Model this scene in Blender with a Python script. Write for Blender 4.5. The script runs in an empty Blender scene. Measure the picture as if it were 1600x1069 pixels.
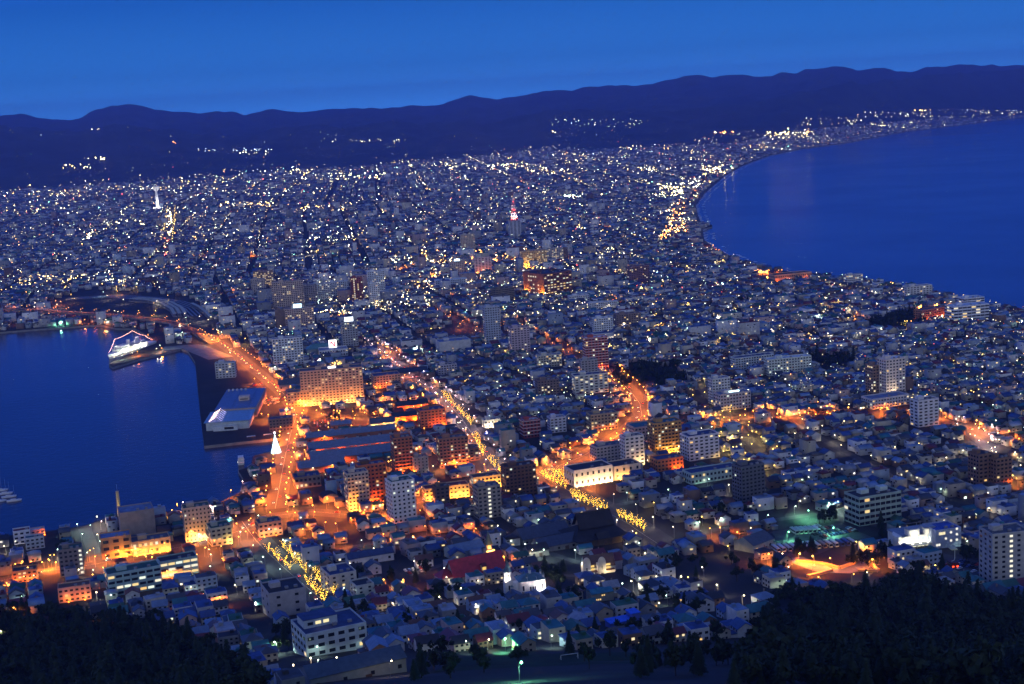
import bpy, math, random
import numpy as np
from mathutils import Matrix, Vector
from mathutils.geometry import delaunay_2d_cdt
random.seed(7); rng = np.random.default_rng(7)
D = bpy.data; SC = bpy.context.scene; COL = SC.collection
# ------------------------------------------------------------------ camera
F, CX, CY, H = 2222.0, 800.0, 534.5, 334.0
PITCH, ROLL = math.radians(9.49), math.radians(3.2)
cr, sr, cp, sp = math.cos(ROLL), math.sin(ROLL), math.cos(PITCH), math.sin(PITCH)
cam = D.objects.new('camera', D.cameras.new('camera')); COL.objects.link(cam)
cam.data.lens = 50; cam.data.sensor_width = 36; cam.data.clip_start = 1; cam.data.clip_end = 90000
_r = Vector((cr, -sr*sp, -sr*cp)); _u = Vector((sr, cr*sp, cr*cp)); _f = Vector((0, cp, -sp))
cam.matrix_world = Matrix(((_r.x, _u.x, -_f.x, 0), (_r.y, _u.y, -_f.y, 0), (_r.z, _u.z, -_f.z, H), (0, 0, 0, 1)))
SC.camera = cam
# ------------------------------------------------------------------ sky at dusk, exposure
W = D.worlds.new('World'); SC.world = W; W.use_nodes = True
nt = W.node_tree; nt.nodes.clear()
def wn(t): return nt.nodes.new(t)
tc = wn('ShaderNodeTexCoord'); sx = wn('ShaderNodeSeparateXYZ'); nt.links.new(tc.outputs['Generated'], sx.inputs[0])
rampE = wn('ShaderNodeValToRGB'); nt.links.new(sx.outputs['Z'], rampE.inputs[0])
def ramp(r, stops):
    e = r.color_ramp.elements
    while len(e) > 1: e.remove(e[-1])
    e[0].position, e[0].color = stops[0][0], (*stops[0][1], 1)
    for p, c in stops[1:]:
        q = e.new(p); q.color = (*c, 1)
ramp(rampE, [(0, (.08, .47, 1.45)), (.012, (.055, .35, 1.02)), (.03, (.025, .185, .61)), (.08, (.009, .098, .43)), (.11, (.016, .13, .90)), (.16, (.03, .18, 1.4)), (.22, (.014, .075, .46)), (.42, (.018, .09, .5)), (1, (.05, .08, .27))])
rampW = wn('ShaderNodeValToRGB'); nt.links.new(sx.outputs['Z'], rampW.inputs[0])
ramp(rampW, [(0, (1.45, 1.45, 1.42)), (.14, (.95, 1.02, 1.08)), (.45, (.13, .19, .36)), (1, (.05, .08, .27))])
mr = wn('ShaderNodeMapRange'); mr.interpolation_type = 'SMOOTHSTEP'
nt.links.new(sx.outputs['Y'], mr.inputs['Value'])
for k, v in (('From Min', .35), ('From Max', -.75), ('To Min', 0), ('To Max', 1)): mr.inputs[k].default_value = v
mx = wn('ShaderNodeMix'); mx.data_type = 'RGBA'
nt.links.new(mr.outputs[0], mx.inputs['Factor']); nt.links.new(rampE.outputs[0], mx.inputs[6]); nt.links.new(rampW.outputs[0], mx.inputs[7])
bg = wn('ShaderNodeBackground'); bg.inputs[1].default_value = 1.0
wo = wn('ShaderNodeOutputWorld'); nt.links.new(mx.outputs[2], bg.inputs[0]); nt.links.new(bg.outputs[0], wo.inputs[0])
SC.view_settings.view_transform = 'Standard'; SC.view_settings.look = 'None'; SC.view_settings.exposure = .3; SC.view_settings.gamma = 1
SC.render.engine = 'CYCLES'; cy = SC.cycles
cy.max_bounces = 3; cy.diffuse_bounces = 1; cy.glossy_bounces = 2; cy.transmission_bounces = 2; cy.volume_bounces = 0; cy.transparent_max_bounces = 4
cy.sample_clamp_direct = 0; cy.sample_clamp_indirect = 2; cy.caustics_reflective = False; cy.caustics_refractive = False
cy.use_adaptive_sampling = False; cy.use_denoising = True; cy.filter_width = 1.5
try: cy.use_light_tree = True
except Exception: pass
HAZE_DENSITY = 6.6e-5; HAZE_COLOR = (.46, .50, 1.0)
# ------------------------------------------------------------------ where things are: photo pixel -> point on the terrain
def ray(px, py):
    u = (px-CX)/F; v = -(py-CY)/F
    a = u*cr+v*sr; b = -u*sr+v*cr
    return a, cp+b*sp, -sp+b*cp
def proj(x, y, z):
    dx, dy, dz = x, y, z-H
    c = dx*_r.x+dy*_r.y+dz*_r.z; u = dx*_u.x+dy*_u.y+dz*_u.z; f = dx*_f.x+dy*_f.y+dz*_f.z
    f = np.maximum(f, 1.0)
    return CX+F*c/f, CY-F*u/f
SIL = [(-300,200),(0,182),(30,180),(60,185),(110,190),(130,183),(150,170),(175,164),(215,166),(240,172),(270,177),(330,178),(362,175),(385,178),(410,175),(440,176),(470,179),(500,175),(545,175),(580,171),(620,168),(665,165),(680,165),(735,154),(770,155),(800,153),(830,147),(860,145),(885,139),(910,138),(940,140),(965,138),(1010,133),(1050,128),(1090,121),(1110,123),(1150,120),(1190,124),(1220,118),(1245,119),(1260,112),(1300,106),(1345,110),(1380,105),(1420,112),(1448,104),(1480,108),(1550,102),(1600,103),(1900,84)]
FRO = [(-300,215),(0,200),(110,207),(180,203),(300,213),(420,212),(600,200),(800,193),(900,180),(1000,176),(1120,168),(1200,158),(1290,140),(1400,124),(1500,117),(1600,108),(1900,96)]
def prof(P):
    A = []; T = []
    for px, py in P:
        r = ray(px, py); n = math.hypot(r[0], r[1]); A.append(math.atan2(r[0], r[1])); T.append(r[2]/n)
    return np.array(A), np.array(T)
SILA, SILT = prof(SIL); FROA, FROT = prof(FRO)
D1, D2 = 9500.0, 13500.0
_ca, _cd = zip(*[(math.atan2(r[0], r[1]), (3-H)/r[2]*math.hypot(r[0], r[1])) for r in (ray(*p) for p in [(1160,258),(1200,243),(1250,233),(1330,222),(1400,208),(1500,195),(1600,183),(1700,172)])])
def wob(x, y, s):
    x = x/s; y = y/s
    return (np.sin(x*1.7+2.1*np.sin(y*.9+1))+np.sin(y*2.3+1.7*np.sin(x*1.1+4))+.6*np.sin(3.9*x+2.6*y+2)+.5*np.sin(5.3*y-4.1*x))/3.1
def hills(x, y):
    x = np.asarray(x, float); y = np.asarray(y, float)
    d = np.hypot(x, y); a = np.arctan2(x, y)
    foot = np.maximum(8800+500*np.sin(a*9+1), np.where(a > _ca[0]-.02, np.interp(a, _ca, _cd)+1400, 0))
    D1 = np.maximum(11300.0, foot+1900); D2 = np.maximum(15500.0, D1+3000)
    jag = lambda q: np.abs(np.sin(q*31+np.sin(q*17)*2))*.9+np.abs(np.sin(q*83+1+np.sin(q*29)))*.55+np.abs(np.sin(q*197+np.sin(q*71)))*.3-.95
    z1 = H+D1*np.interp(a, FROA, FROT)+30*jag(a+3); z2 = H+D2*np.interp(a, SILA, SILT)+34*jag(a)
    t1 = np.clip((d-foot)/(D1-foot), 0, 1); f1 = t1**1.6
    f1 = np.where(d > D1, np.clip(1-(d-D1)/3500, 0, 1)**1.3*.5+.5, f1)
    t2 = np.clip((d-D1*.9)/(D2-D1*.9), 0, 1); f2 = t2**1.2
    f2 = np.where(d > D2, np.clip(1-(d-D2)/5000, 0, 1), f2)
    z = np.maximum(z1*f1, z2*f2)
    t = np.clip((d-foot)/2500, 0, 1)*np.clip(np.abs(d-D2)/1500, .4, 1)
    return np.maximum(z+t*(wob(x, y, 1300)*42-np.abs(wob(x, y, 620))*75+30-np.abs(wob(x+900, y, 270))*34+12), 0)*np.clip((d-foot)/300, 0, 1)
def ground(x, y):
    x = np.asarray(x, float); y = np.asarray(y, float); d = np.hypot(x, y)
    g = np.where(d > 1150, 3.0, np.where(d > 600, 3+.00028*(1150-d)**2, 87.7+.36*(600-d)))
    return g+np.where(d > 6000, hills(x, y), 0)
def at(px, py, z=None):
    r = ray(px, py); n = math.hypot(r[0], r[1])
    if z is not None:
        t = (z-H)/r[2]; return r[0]*t, r[1]*t
    ds = np.concatenate([np.arange(380, 1500, 1.0), np.arange(1500, 6000, 4.0), np.arange(6000, 18000, 12.0)])
    zz = H+r[2]/n*ds; g = ground(r[0]/n*ds, r[1]/n*ds)
    k = np.argmax(zz <= g)
    if zz[k] > g[k]: k = len(ds)-1
    return r[0]/n*ds[k], r[1]/n*ds[k]
def gz(x, y): return float(ground(x, y))
def poly_in(P, X, Y):
    P = np.asarray(P); X = np.asarray(X, float); Y = np.asarray(Y, float); c = np.zeros(X.shape, bool); j = len(P)-1
    for i in range(len(P)):
        xi, yi = P[i]; xj, yj = P[j]
        if yi != yj: c ^= ((yi > Y) != (yj > Y)) & (X < (xj-xi)*(Y-yi)/(yj-yi)+xi)
        j = i
    return c
def line_dist(P, X, Y):
    X = np.asarray(X, float); Y = np.asarray(Y, float); best = np.full(X.shape, 1e9)
    for (x0, y0), (x1, y1) in zip(P[:-1], P[1:]):
        l = max((x1-x0)**2+(y1-y0)**2, 1e-6); t = np.clip(((X-x0)*(x1-x0)+(Y-y0)*(y1-y0))/l, 0, 1)
        best = np.minimum(best, np.hypot(X-x0-t*(x1-x0), Y-y0-t*(y1-y0)))
    return best
# ------------------------------------------------------------------ materials
MT = {}
def mat(name, col=(.5, .5, .5), src='rgb', rough=.8, scale=.3, amount=.25, spec=.3, emit=None, bump=0, wave=None, sample='AUTO', metallic=0):
    m = D.materials.new(name); m.use_nodes = True; n = m.node_tree.nodes; L = m.node_tree.links
    b = n['Principled BSDF']; b.inputs['Roughness'].default_value = rough; b.inputs['Specular IOR Level'].default_value = spec; b.inputs['Metallic'].default_value = metallic
    if src == 'rgb':
        c = n.new('ShaderNodeRGB'); c.outputs[0].default_value = (*col, 1); out = c.outputs[0]
    elif src == 'obj': out = n.new('ShaderNodeObjectInfo').outputs['Color']
    else:
        a = n.new('ShaderNodeAttribute'); a.attribute_name = 'col'; out = a.outputs['Color']
    if emit is not None:
        b.inputs['Base Color'].default_value = (.05, .05, .05, 1)
        L.new(out, b.inputs['Emission Color']); b.inputs['Emission Strength'].default_value = emit
        m.cycles.emission_sampling = sample
    else:
        t = n.new('ShaderNodeTexCoord')
        nz = n.new('ShaderNodeTexNoise'); nz.inputs['Scale'].default_value = scale; nz.inputs['Detail'].default_value = 5; nz.inputs['Roughness'].default_value = .65
        L.new(t.outputs['Object'], nz.inputs['Vector'])
        r = n.new('ShaderNodeMapRange'); r.inputs['From Min'].default_value = .3; r.inputs['From Max'].default_value = .7
        r.inputs['To Min'].default_value = 1-amount; r.inputs['To Max'].default_value = 1+amount; L.new(nz.outputs[0], r.inputs['Value'])
        fac = r.outputs[0]
        if wave:
            w = n.new('ShaderNodeTexWave'); w.wave_type = 'BANDS'; w.bands_direction = wave[0]; w.inputs['Scale'].default_value = wave[1]; w.inputs['Distortion'].default_value = .15
            L.new(t.outputs['Object'], w.inputs['Vector'])
            w2 = n.new('ShaderNodeMapRange'); w2.inputs['To Min'].default_value = 1-wave[2]; L.new(w.outputs['Fac'], w2.inputs['Value'])
            mu = n.new('ShaderNodeMath'); mu.operation = 'MULTIPLY'; L.new(fac, mu.inputs[0]); L.new(w2.outputs[0], mu.inputs[1]); fac = mu.outputs[0]
        v = n.new('ShaderNodeVectorMath'); v.operation = 'SCALE'; L.new(out, v.inputs[0]); L.new(fac, v.inputs['Scale']); L.new(v.outputs[0], b.inputs['Base Color'])
        if bump:
            bp = n.new('ShaderNodeBump'); bp.inputs['Strength'].default_value = bump; L.new(nz.outputs[0], bp.inputs['Height']); L.new(bp.outputs[0], b.inputs['Normal'])
    MT[name] = m; return m
mat('plaster', src='obj', rough=.85, scale=.25, amount=.18)
mat('metal_roofing', src='obj', rough=.45, scale=.4, amount=.3, spec=.5, wave=('X', .9, .25))
mat('roof_membrane', src='obj', rough=.7, scale=.2, amount=.4)
mat('plain_paint', src='obj', rough=.5, scale=.6, amount=.12)
mat('window_glass', (.012, .018, .03), rough=.12, scale=.5, amount=.3, spec=.6)
mat('lit_window', src='obj', emit=.9, sample='NONE')
mat('lamp', src='obj', emit=11, sample='NONE')
mat('flood', src='obj', emit=9, sample='NONE')
mat('sign_light', src='obj', emit=3)
mat('bulb', src='obj', emit=15)
mat('soft_bulb', src='obj', emit=3.5)
mat('city_wall', src='col', rough=.85, scale=.08, amount=.2)
mat('city_roof', src='col', rough=.5, scale=.1, amount=.3, spec=.45)
mat('city_lit', src='col', emit=1.3, sample='NONE')
mat('city_lamp', src='col', emit=9, sample='NONE')
mat('town_soil', (.022, .024, .028), rough=.9, scale=.02, amount=.5)
mat('asphalt', (.055, .055, .06), rough=.8, scale=.15, amount=.25)
mat('concrete', (.22, .22, .22), rough=.85, scale=.15, amount=.3)
mat('sand', (.10, .085, .07), rough=.9, scale=.05, amount=.35)
mat('grass_ground', (.012, .03, .01), rough=.95, scale=.08, amount=.5)
mat('hill_forest', (.035, .04, .03), rough=.95, scale=.004, amount=.6)
mat('leaves', (.02, .035, .016), rough=.8, scale=.4, amount=.6)
mat('bark', (.05, .04, .03), rough=.9, scale=2, amount=.4)
mat('steel', (.25, .25, .27), rough=.5, scale=1, amount=.15)
mat('foam', (.6, .62, .65), rough=.8, scale=.05, amount=.3)
mat('white_line', (.7, .7, .68), rough=.7, scale=.5, amount=.2)
mat('tyre', (.02, .02, .02), rough=.8, scale=3, amount=.1)
def water_mat(name, col, s, bump):
    m = D.materials.new(name); m.use_nodes = True; n = m.node_tree.nodes; L = m.node_tree.links; b = n['Principled BSDF']
    b.inputs['Roughness'].default_value = .22; b.inputs['Specular IOR Level'].default_value = .2; b.inputs['IOR'].default_value = 1.33; b.inputs['Base Color'].default_value = (*col, 1)
    t = n.new('ShaderNodeTexCoord'); a = n.new('ShaderNodeTexNoise'); a.inputs['Scale'].default_value = s; a.inputs['Detail'].default_value = 6; a.inputs['Roughness'].default_value = .6
    L.new(t.outputs['Object'], a.inputs['Vector'])
    bp = n.new('ShaderNodeBump'); bp.inputs['Strength'].default_value = bump; bp.inputs['Distance'].default_value = 1.0; L.new(a.outputs[0], bp.inputs['Height']); L.new(bp.outputs[0], b.inputs['Normal'])
    a2 = n.new('ShaderNodeTexNoise'); a2.inputs['Scale'].default_value = .0022; a2.inputs['Detail'].default_value = 4; L.new(t.outputs['Object'], a2.inputs['Vector'])
    r = n.new('ShaderNodeMapRange'); r.inputs['From Min'].default_value = .3; r.inputs['From Max'].default_value = .7; r.inputs['To Min'].default_value = .10; r.inputs['To Max'].default_value = .22
    L.new(a2.outputs[0], r.inputs['Value']); L.new(r.outputs[0], b.inputs['Roughness'])
    MT[name] = m
water_mat('sea_water', (.001, .010, .06), .12, .6)
# ------------------------------------------------------------------ mesh helpers
def put(name, me, parent=None, loc=None, color=None, rz=None, scale=None):
    o = D.objects.new(name, me); COL.objects.link(o)
    if parent is not None: o.parent = parent
    if loc is not None: o.location = loc
    if rz is not None: o.rotation_euler = (0, 0, rz)
    if scale is not None: o.scale = scale
    if color is not None: o.color = (*color[:3], 1)
    return o
def tag(o, label, cat=None, group=None, kind=None):
    o['label'] = label
    if cat: o['category'] = cat
    if group: o['group'] = group
    if kind: o['kind'] = kind
    return o
class MB:
    def __init__(s): s.v = []; s.f = []; s.m = []; s.c = []
    def add(s, vs, fs, mi=0, c=None):
        k = len(s.v); s.v += [tuple(p) for p in vs]; s.f += [tuple(i+k for i in f) for f in fs]; s.m += [mi]*len(fs); s.c += [c or (.5, .5, .5)]*len(fs); return s
    def box(s, x, y, z, w, d, h, rz=0, mi=0, c=None, bottom=True, top=True):
        ca, sa = math.cos(rz), math.sin(rz); P = [(-w/2, -d/2), (w/2, -d/2), (w/2, d/2), (-w/2, d/2)]
        P = [(x+a*ca-b*sa, y+a*sa+b*ca) for a, b in P]
        fs = [(0, 1, 5, 4), (1, 2, 6, 5), (2, 3, 7, 6), (3, 0, 4, 7)]+([(4, 5, 6, 7)] if top else [])+([(3, 2, 1, 0)] if bottom else [])
        return s.add([(a, b, z) for a, b in P]+[(a, b, z+h) for a, b in P], fs, mi, c)
    def prism(s, P, z0, z1, mi=0, c=None, bottom=True):
        n = len(P); fs = [(i, (i+1) % n, n+(i+1) % n, n+i) for i in range(n)]+[tuple(range(n, 2*n))]+([tuple(range(n-1, -1, -1))] if bottom else [])
        return s.add([(a, b, z0) for a, b in P]+[(a, b, z1) for a, b in P], fs, mi, c)
    def lathe(s, prof_, n=12, x=0, y=0, mi=0, c=None, sx=1, sy=1):
        vs = []; fs = []
        for r, z in prof_: vs += [(x+sx*r*math.cos(2*math.pi*i/n), y+sy*r*math.sin(2*math.pi*i/n), z) for i in range(n)]
        for k in range(len(prof_)-1): fs += [(k*n+i, k*n+(i+1) % n, (k+1)*n+(i+1) % n, (k+1)*n+i) for i in range(n)]
        fs += [tuple(range(n-1, -1, -1)), tuple(range((len(prof_)-1)*n, len(prof_)*n))]
        return s.add(vs, fs, mi, c)
    def bar(s, a, b, r0, r1=None, n=6, mi=0, c=None):
        a = Vector(a); b = Vector(b); r1 = r0 if r1 is None else r1; d = (b-a).normalized()
        q = d.orthogonal().normalized(); w = d.cross(q); vs = []
        for p, r in ((a, r0), (b, r1)): vs += [tuple(p+(q*math.cos(2*math.pi*i/n)+w*math.sin(2*math.pi*i/n))*r) for i in range(n)]
        return s.add(vs, [(i, (i+1) % n, n+(i+1) % n, n+i) for i in range(n)]+[tuple(range(n-1, -1, -1)), tuple(range(n, 2*n))], mi, c)
    def gable(s, w, d, z, rise, x=0, y=0, mi=0, c=None, t=.25, over=.5):
        # ridge along x; two sloping slabs
        for sg in (-1, 1):
            a = [(x-w/2-over, y+sg*(d/2+over), z-rise*over/(d/2)), (x+w/2+over, y+sg*(d/2+over), z-rise*over/(d/2)), (x+w/2+over, y, z+rise), (x-w/2-over, y, z+rise)]
            vs = a+[(p[0], p[1], p[2]+t) for p in a]
            fs = [(3, 2, 1, 0), (4, 5, 6, 7), (0, 1, 5, 4), (2, 3, 7, 6), (1, 2, 6, 5), (3, 0, 4, 7)]
            if sg > 0: fs = [f[::-1] for f in fs]
            s.add(vs, fs, mi, c)
        return s
    def gable_wall(s, w, d, z0, h, rise, x=0, y=0, mi=0, c=None):
        P = [(-d/2, z0), (d/2, z0), (d/2, z0+h), (0, z0+h+rise), (-d/2, z0+h)]; n = 5
        vs = [(x-w/2, y+a, b) for a, b in P]+[(x+w/2, y+a, b) for a, b in P]
        return s.add(vs, [(4, 3, 2, 1, 0), (5, 6, 7, 8, 9)]+[(i, (i+1) % n, n+(i+1) % n, n+i) for i in (1, 4)]+[(0, 1, 6, 5)][:0]+[(0, 5, 9, 4)][:0], mi, c)
    def hip(s, w, d, z, rise, x=0, y=0, mi=0, c=None, over=.6, ridge=None):
        W2, D2_ = w/2+over, d/2+over; rl = max(w/2-d/2, .3) if ridge is None else ridge
        vs = [(x-W2, y-D2_, z), (x+W2, y-D2_, z), (x+W2, y+D2_, z), (x-W2, y+D2_, z), (x-rl, y, z+rise), (x+rl, y, z+rise)]
        return s.add(vs, [(0, 1, 5, 4), (1, 2, 5), (2, 3, 4, 5), (3, 0, 4), (3, 2, 1, 0)], mi, c)
    def link(s, a, b, r, mi=0, c=None):
        a = Vector(a); b = Vector(b); d = (b-a).normalized(); q = d.orthogonal().normalized(); w = d.cross(q); m = (a+b)/2
        return s.add([tuple(a), tuple(m+q*r), tuple(m+w*r), tuple(m-q*r), tuple(m-w*r), tuple(b)], [(0, 2, 1), (0, 3, 2), (0, 4, 3), (0, 1, 4), (5, 1, 2), (5, 2, 3), (5, 3, 4), (5, 4, 1)], mi, c)
    def octa(s, x, y, z, r, mi=0, c=None):
        vs = [(x+r, y, z), (x-r, y, z), (x, y+r, z), (x, y-r, z), (x, y, z+r), (x, y, z-r)]
        return s.add(vs, [(0, 2, 4), (2, 1, 4), (1, 3, 4), (3, 0, 4), (2, 0, 5), (1, 2, 5), (3, 1, 5), (0, 3, 5)], mi, c)
    def mesh(s, name, mats):
        me = D.meshes.new(name); me.from_pydata(s.v, [], s.f)
        for m in (mats if isinstance(mats, (list, tuple)) else [mats]): me.materials.append(MT[m])
        if len(me.materials) > 1: me.polygons.foreach_set('material_index', s.m)
        if any(MT[m].name.startswith('city') for m in (mats if isinstance(mats, (list, tuple)) else [mats])): face_col(me, s.c)
        me.update(); return me
    def build(s, name, mats, parent=None, **k): return put(name, s.mesh(name, mats), parent, **k)
def face_col(me, cols):
    at_ = me.attributes.new('col', 'FLOAT_COLOR', 'FACE')
    a = np.ones((len(me.polygons), 4), np.float32); a[:, :3] = np.asarray(cols)[:, :3]; at_.data.foreach_set('color', a.ravel())
def bigmesh(name, blocks, mats):
    """blocks: (V (N,nv,3), faces, face material list, colours (N,nf,3)) -> one mesh object"""
    vo = 0; VV = []; LI = []; LT = []; MI = []; CC = []
    for V, Fs, ms, C in blocks:
        N, nv = V.shape[:2]
        if N == 0: continue
        VV.append(V.reshape(-1, 3)); off = (np.arange(N)*nv+vo)[:, None]
        flat = np.concatenate([np.array(f) for f in Fs]); LI.append((flat[None]+off).ravel())
        LT.append(np.tile([len(f) for f in Fs], N)); MI.append(np.tile(ms, N)); CC.append(C.reshape(-1, 3)); vo += N*nv
    VV = np.concatenate(VV).astype(np.float32); LI = np.concatenate(LI).astype(np.int32); LT = np.concatenate(LT).astype(np.int32); MI = np.concatenate(MI).astype(np.int32); CC = np.concatenate(CC)
    me = D.meshes.new(name); me.vertices.add(len(VV)); me.vertices.foreach_set('co', VV.ravel())
    me.loops.add(len(LI)); me.loops.foreach_set('vertex_index', LI); me.polygons.add(len(LT))
    st = np.concatenate([[0], np.cumsum(LT)[:-1]]).astype(np.int32); me.polygons.foreach_set('loop_start', st); me.polygons.foreach_set('loop_total', LT)
    for m in mats: me.materials.append(MT[m])
    me.polygons.foreach_set('material_index', MI); me.update(calc_edges=True); me.validate(); face_col(me, CC)
    return put(name, me)
def thing(name, label, cat, loc, rz=0, group=None, scale=None):
    o = put(name, None, loc=loc, rz=rz, scale=scale); o.empty_display_size = 2
    return tag(o, label, cat, group)
LDATA = {}
def spot_light(parent, loc, col, watts, radius=.5, rot=(0, 0, 0), cone=152):
    """the lamp's own light"""
    k = (tuple(round(c, 3) for c in col[:3]), round(watts), radius, cone)
    if k not in LDATA:
        l = D.lights.new('spot_light', 'SPOT'); l.spot_size = math.radians(cone); l.spot_blend = .35; l.color = col[:3]; l.energy = watts; l.shadow_soft_size = radius; LDATA[k] = l
    o = D.objects.new('spot_light', LDATA[k]); COL.objects.link(o); o.location = loc; o.rotation_euler = rot
    if parent is not None: o.parent = parent
    return o
UP = (math.radians(128), 0, 0)
LAMP_W, FLOOD_W = 9000, 3900
# ------------------------------------------------------------------ the setting: land, sea, hills
A3 = lambda L: [at(px, py, 3.0) for px, py in L]
COAST_W = A3([(0,838),(60,832),(130,822),(185,803),(240,802),(290,797),(350,782),(376,768),(380,748),(372,735),(392,728),(396,712),(420,706),(441,700),(441,684),(380,690),(319,697),(312,640),(305,566),(294,549),(283,545),(250,553),(218,561),(176,574),(170,569),(195,556),(232,541),(236,527),(210,513),(182,513),(160,508),(140,508),(95,512),(60,514),(0,519)])
COAST_E = A3([(1600,487),(1545,478),(1500,466),(1420,448),(1345,437),(1270,432),(1190,416),(1150,405),(1120,392),(1098,375),(1096,358),(1113,354),(1112,351),(1094,351),(1088,335),(1085,320),(1100,300),(1130,275),(1160,258),(1200,243),(1250,233),(1330,222),(1400,208),(1500,195),(1600,183)])
LAND = [(-900, 500), (-1100, 1080), (-700, 1120)]+COAST_W+[(-1100, 2330), (-2200, 2500), (-9000, 6000), (-30000, 9000), (-30000, 30000), (30000, 30000), (30000, 15500), (6500, 13300)]+COAST_E[::-1]+[(900, 1930), (1400, 1300), (1100, 300), (700, -400), (-700, -400)]
LAND = np.array(LAND)
def make_land():
    pts = [tuple(p) for p in LAND]; n = len(pts)
    inner = []
    for d in np.arange(20, 1240, 14.0):
        for a in np.arange(-1.0, 1.0, max(.022, 14/d)): inner.append((d*math.sin(a), d*math.cos(a)))
    I = np.array(inner); k = poly_in(LAND, I[:, 0], I[:, 1]) & (line_dist([*LAND, LAND[0]], I[:, 0], I[:, 1]) > 6); I = I[k]
    vs = [Vector(p) for p in pts]+[Vector(p) for p in I]
    v, e, f, *_ = delaunay_2d_cdt(vs, [(i, (i+1) % n) for i in range(n)], [], 1, 1e-3)
    P = np.array([tuple(q) for q in v]); dd = np.hypot(P[:, 0], P[:, 1])
    Z = np.where(dd > 5900, 3.0, ground(P[:, 0], P[:, 1]))
    b = MB(); b.add(np.column_stack([P, Z]).tolist(), [tuple(t) for t in f]); 
    me = b.mesh('ground', 'town_soil')
    if me.polygons[0].normal.z < 0: me.flip_normals()
    tag(put('ground', me), 'dark built up land between harbour and open sea', kind='structure')
    q = MB(); k = len(pts)
    for i in range(k):
        a, c = pts[i], pts[(i+1) % k]
        q.add([(a[0], a[1], -3), (c[0], c[1], -3), (c[0], c[1], gz(*c) if math.hypot(*c) < 5900 else 3), (a[0], a[1], gz(*a) if math.hypot(*a) < 5900 else 3)], [(0, 1, 2, 3)])
    tag(q.build('shore', 'concrete'), 'concrete quay edge along the harbour and the beach', kind='structure')
make_land()
b = MB(); b.add([(-40000, -3000, 0), (40000, -3000, 0), (40000, 45000, 0), (-40000, 45000, 0)], [(0, 1, 2, 3)])
tag(b.build('sea', 'sea_water'), 'blue rippled water of the bay and the harbour at dusk', kind='structure')
def make_hills():
    aa = np.linspace(-.58, .58, 560); dd = np.concatenate([np.linspace(6000, 19500, 260), np.linspace(19600, 23000, 8)])
    Ag, Dg = np.meshgrid(aa, dd); X = Dg*np.sin(Ag); Y = Dg*np.cos(Ag); Z = hills(X, Y); Z = np.where((Z > 1) & poly_in(LAND, X, Y), Z+2.6, -8.0)
    n, m = X.shape; V = np.stack([X, Y, Z], -1).reshape(-1, 3).tolist()
    f = [(i*m+j, i*m+j+1, (i+1)*m+j+1, (i+1)*m+j) for i in range(n-1) for j in range(m-1)]
    b = MB(); b.add(V, f); o = b.build('mountains', 'hill_forest')
    if o.data.polygons[0].normal.z < 0: o.data.flip_normals()
    o.data.polygons.foreach_set('use_smooth', [True]*len(o.data.polygons))
    tag(o, 'long dark blue mountain ridge behind the city', kind='structure')
make_hills()
def strip(name, P, w, m, label, off=.14, zf=None, step=9.0, kind='structure'):
    P = [Vector(p).to_2d() for p in P]; Q = []
    for a, b in zip(P[:-1], P[1:]):
        k = max(1, int((b-a).length/step)); Q += [a.lerp(b, i/k) for i in range(k)]
    Q.append(P[-1]); V = []
    for i, q in enumerate(Q):
        t = (Q[min(i+1, len(Q)-1)]-Q[max(i-1, 0)]).normalized(); nrm = Vector((-t.y, t.x))
        ww = w[0]+(w[1]-w[0])*i/(len(Q)-1) if isinstance(w, tuple) else w
        for s in (-1, -.33, .33, 1):
            p = q+nrm*(s*ww/2); V.append((p.x, p.y, (gz(p.x, p.y) if zf is None else zf(i/(len(Q)-1)))+off))
    f = [(i*4+j+1, i*4+j, (i+1)*4+j, (i+1)*4+j+1) for i in range(len(Q)-1) for j in range(3)]
    b = MB(); b.add(V, f); o = b.build(name, m); tag(o, label, kind=kind)
    return o, Q
# beach and surf along the open sea
beach = COAST_E[6:24]
def offset(P, s):
    out = []
    for i, p in enumerate(P):
        a = Vector(P[max(i-1, 0)]); c = Vector(P[min(i+1, len(P)-1)]); t = (c-a).normalized(); out.append((p[0]-t.y*s, p[1]+t.x*s))
    return out
BEACH = [p for i, p in enumerate(beach) if not 3 < i < 7]
strip('beach', offset(BEACH, 24), 55, 'sand', 'dark sand beach curving along the open sea', off=.05, zf=lambda t: 3.0)
for k, s in enumerate((-8, -26)):
    b = MB(); P = offset(BEACH, s); Q = []
    for a, c in zip(P[:-1], P[1:]):
        n_ = max(1, int(math.dist(a, c)/14)); Q += [(a[0]+(c[0]-a[0])*i/n_, a[1]+(c[1]-a[1])*i/n_) for i in range(n_)]
    for i in range(len(Q)-1):
        if random.random() < (.8 if k == 0 else .35):
            w0, w1 = random.uniform(1, 5), random.uniform(1, 5); j = random.uniform(-3, 3); a, c = Q[i], Q[i+1]
            b.add([(a[0]-w0+j, a[1], .05), (a[0]+w0+j, a[1], .05), (c[0]+w1+j, c[1], .05), (c[0]-w1+j, c[1], .05)], [(0, 1, 2, 3)])
    tag(b.build('surf_foam', 'foam'), ['white surf breaking right at the foot of the beach', 'broken outer line of surf off the beach'][k], kind='stuff')
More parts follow.
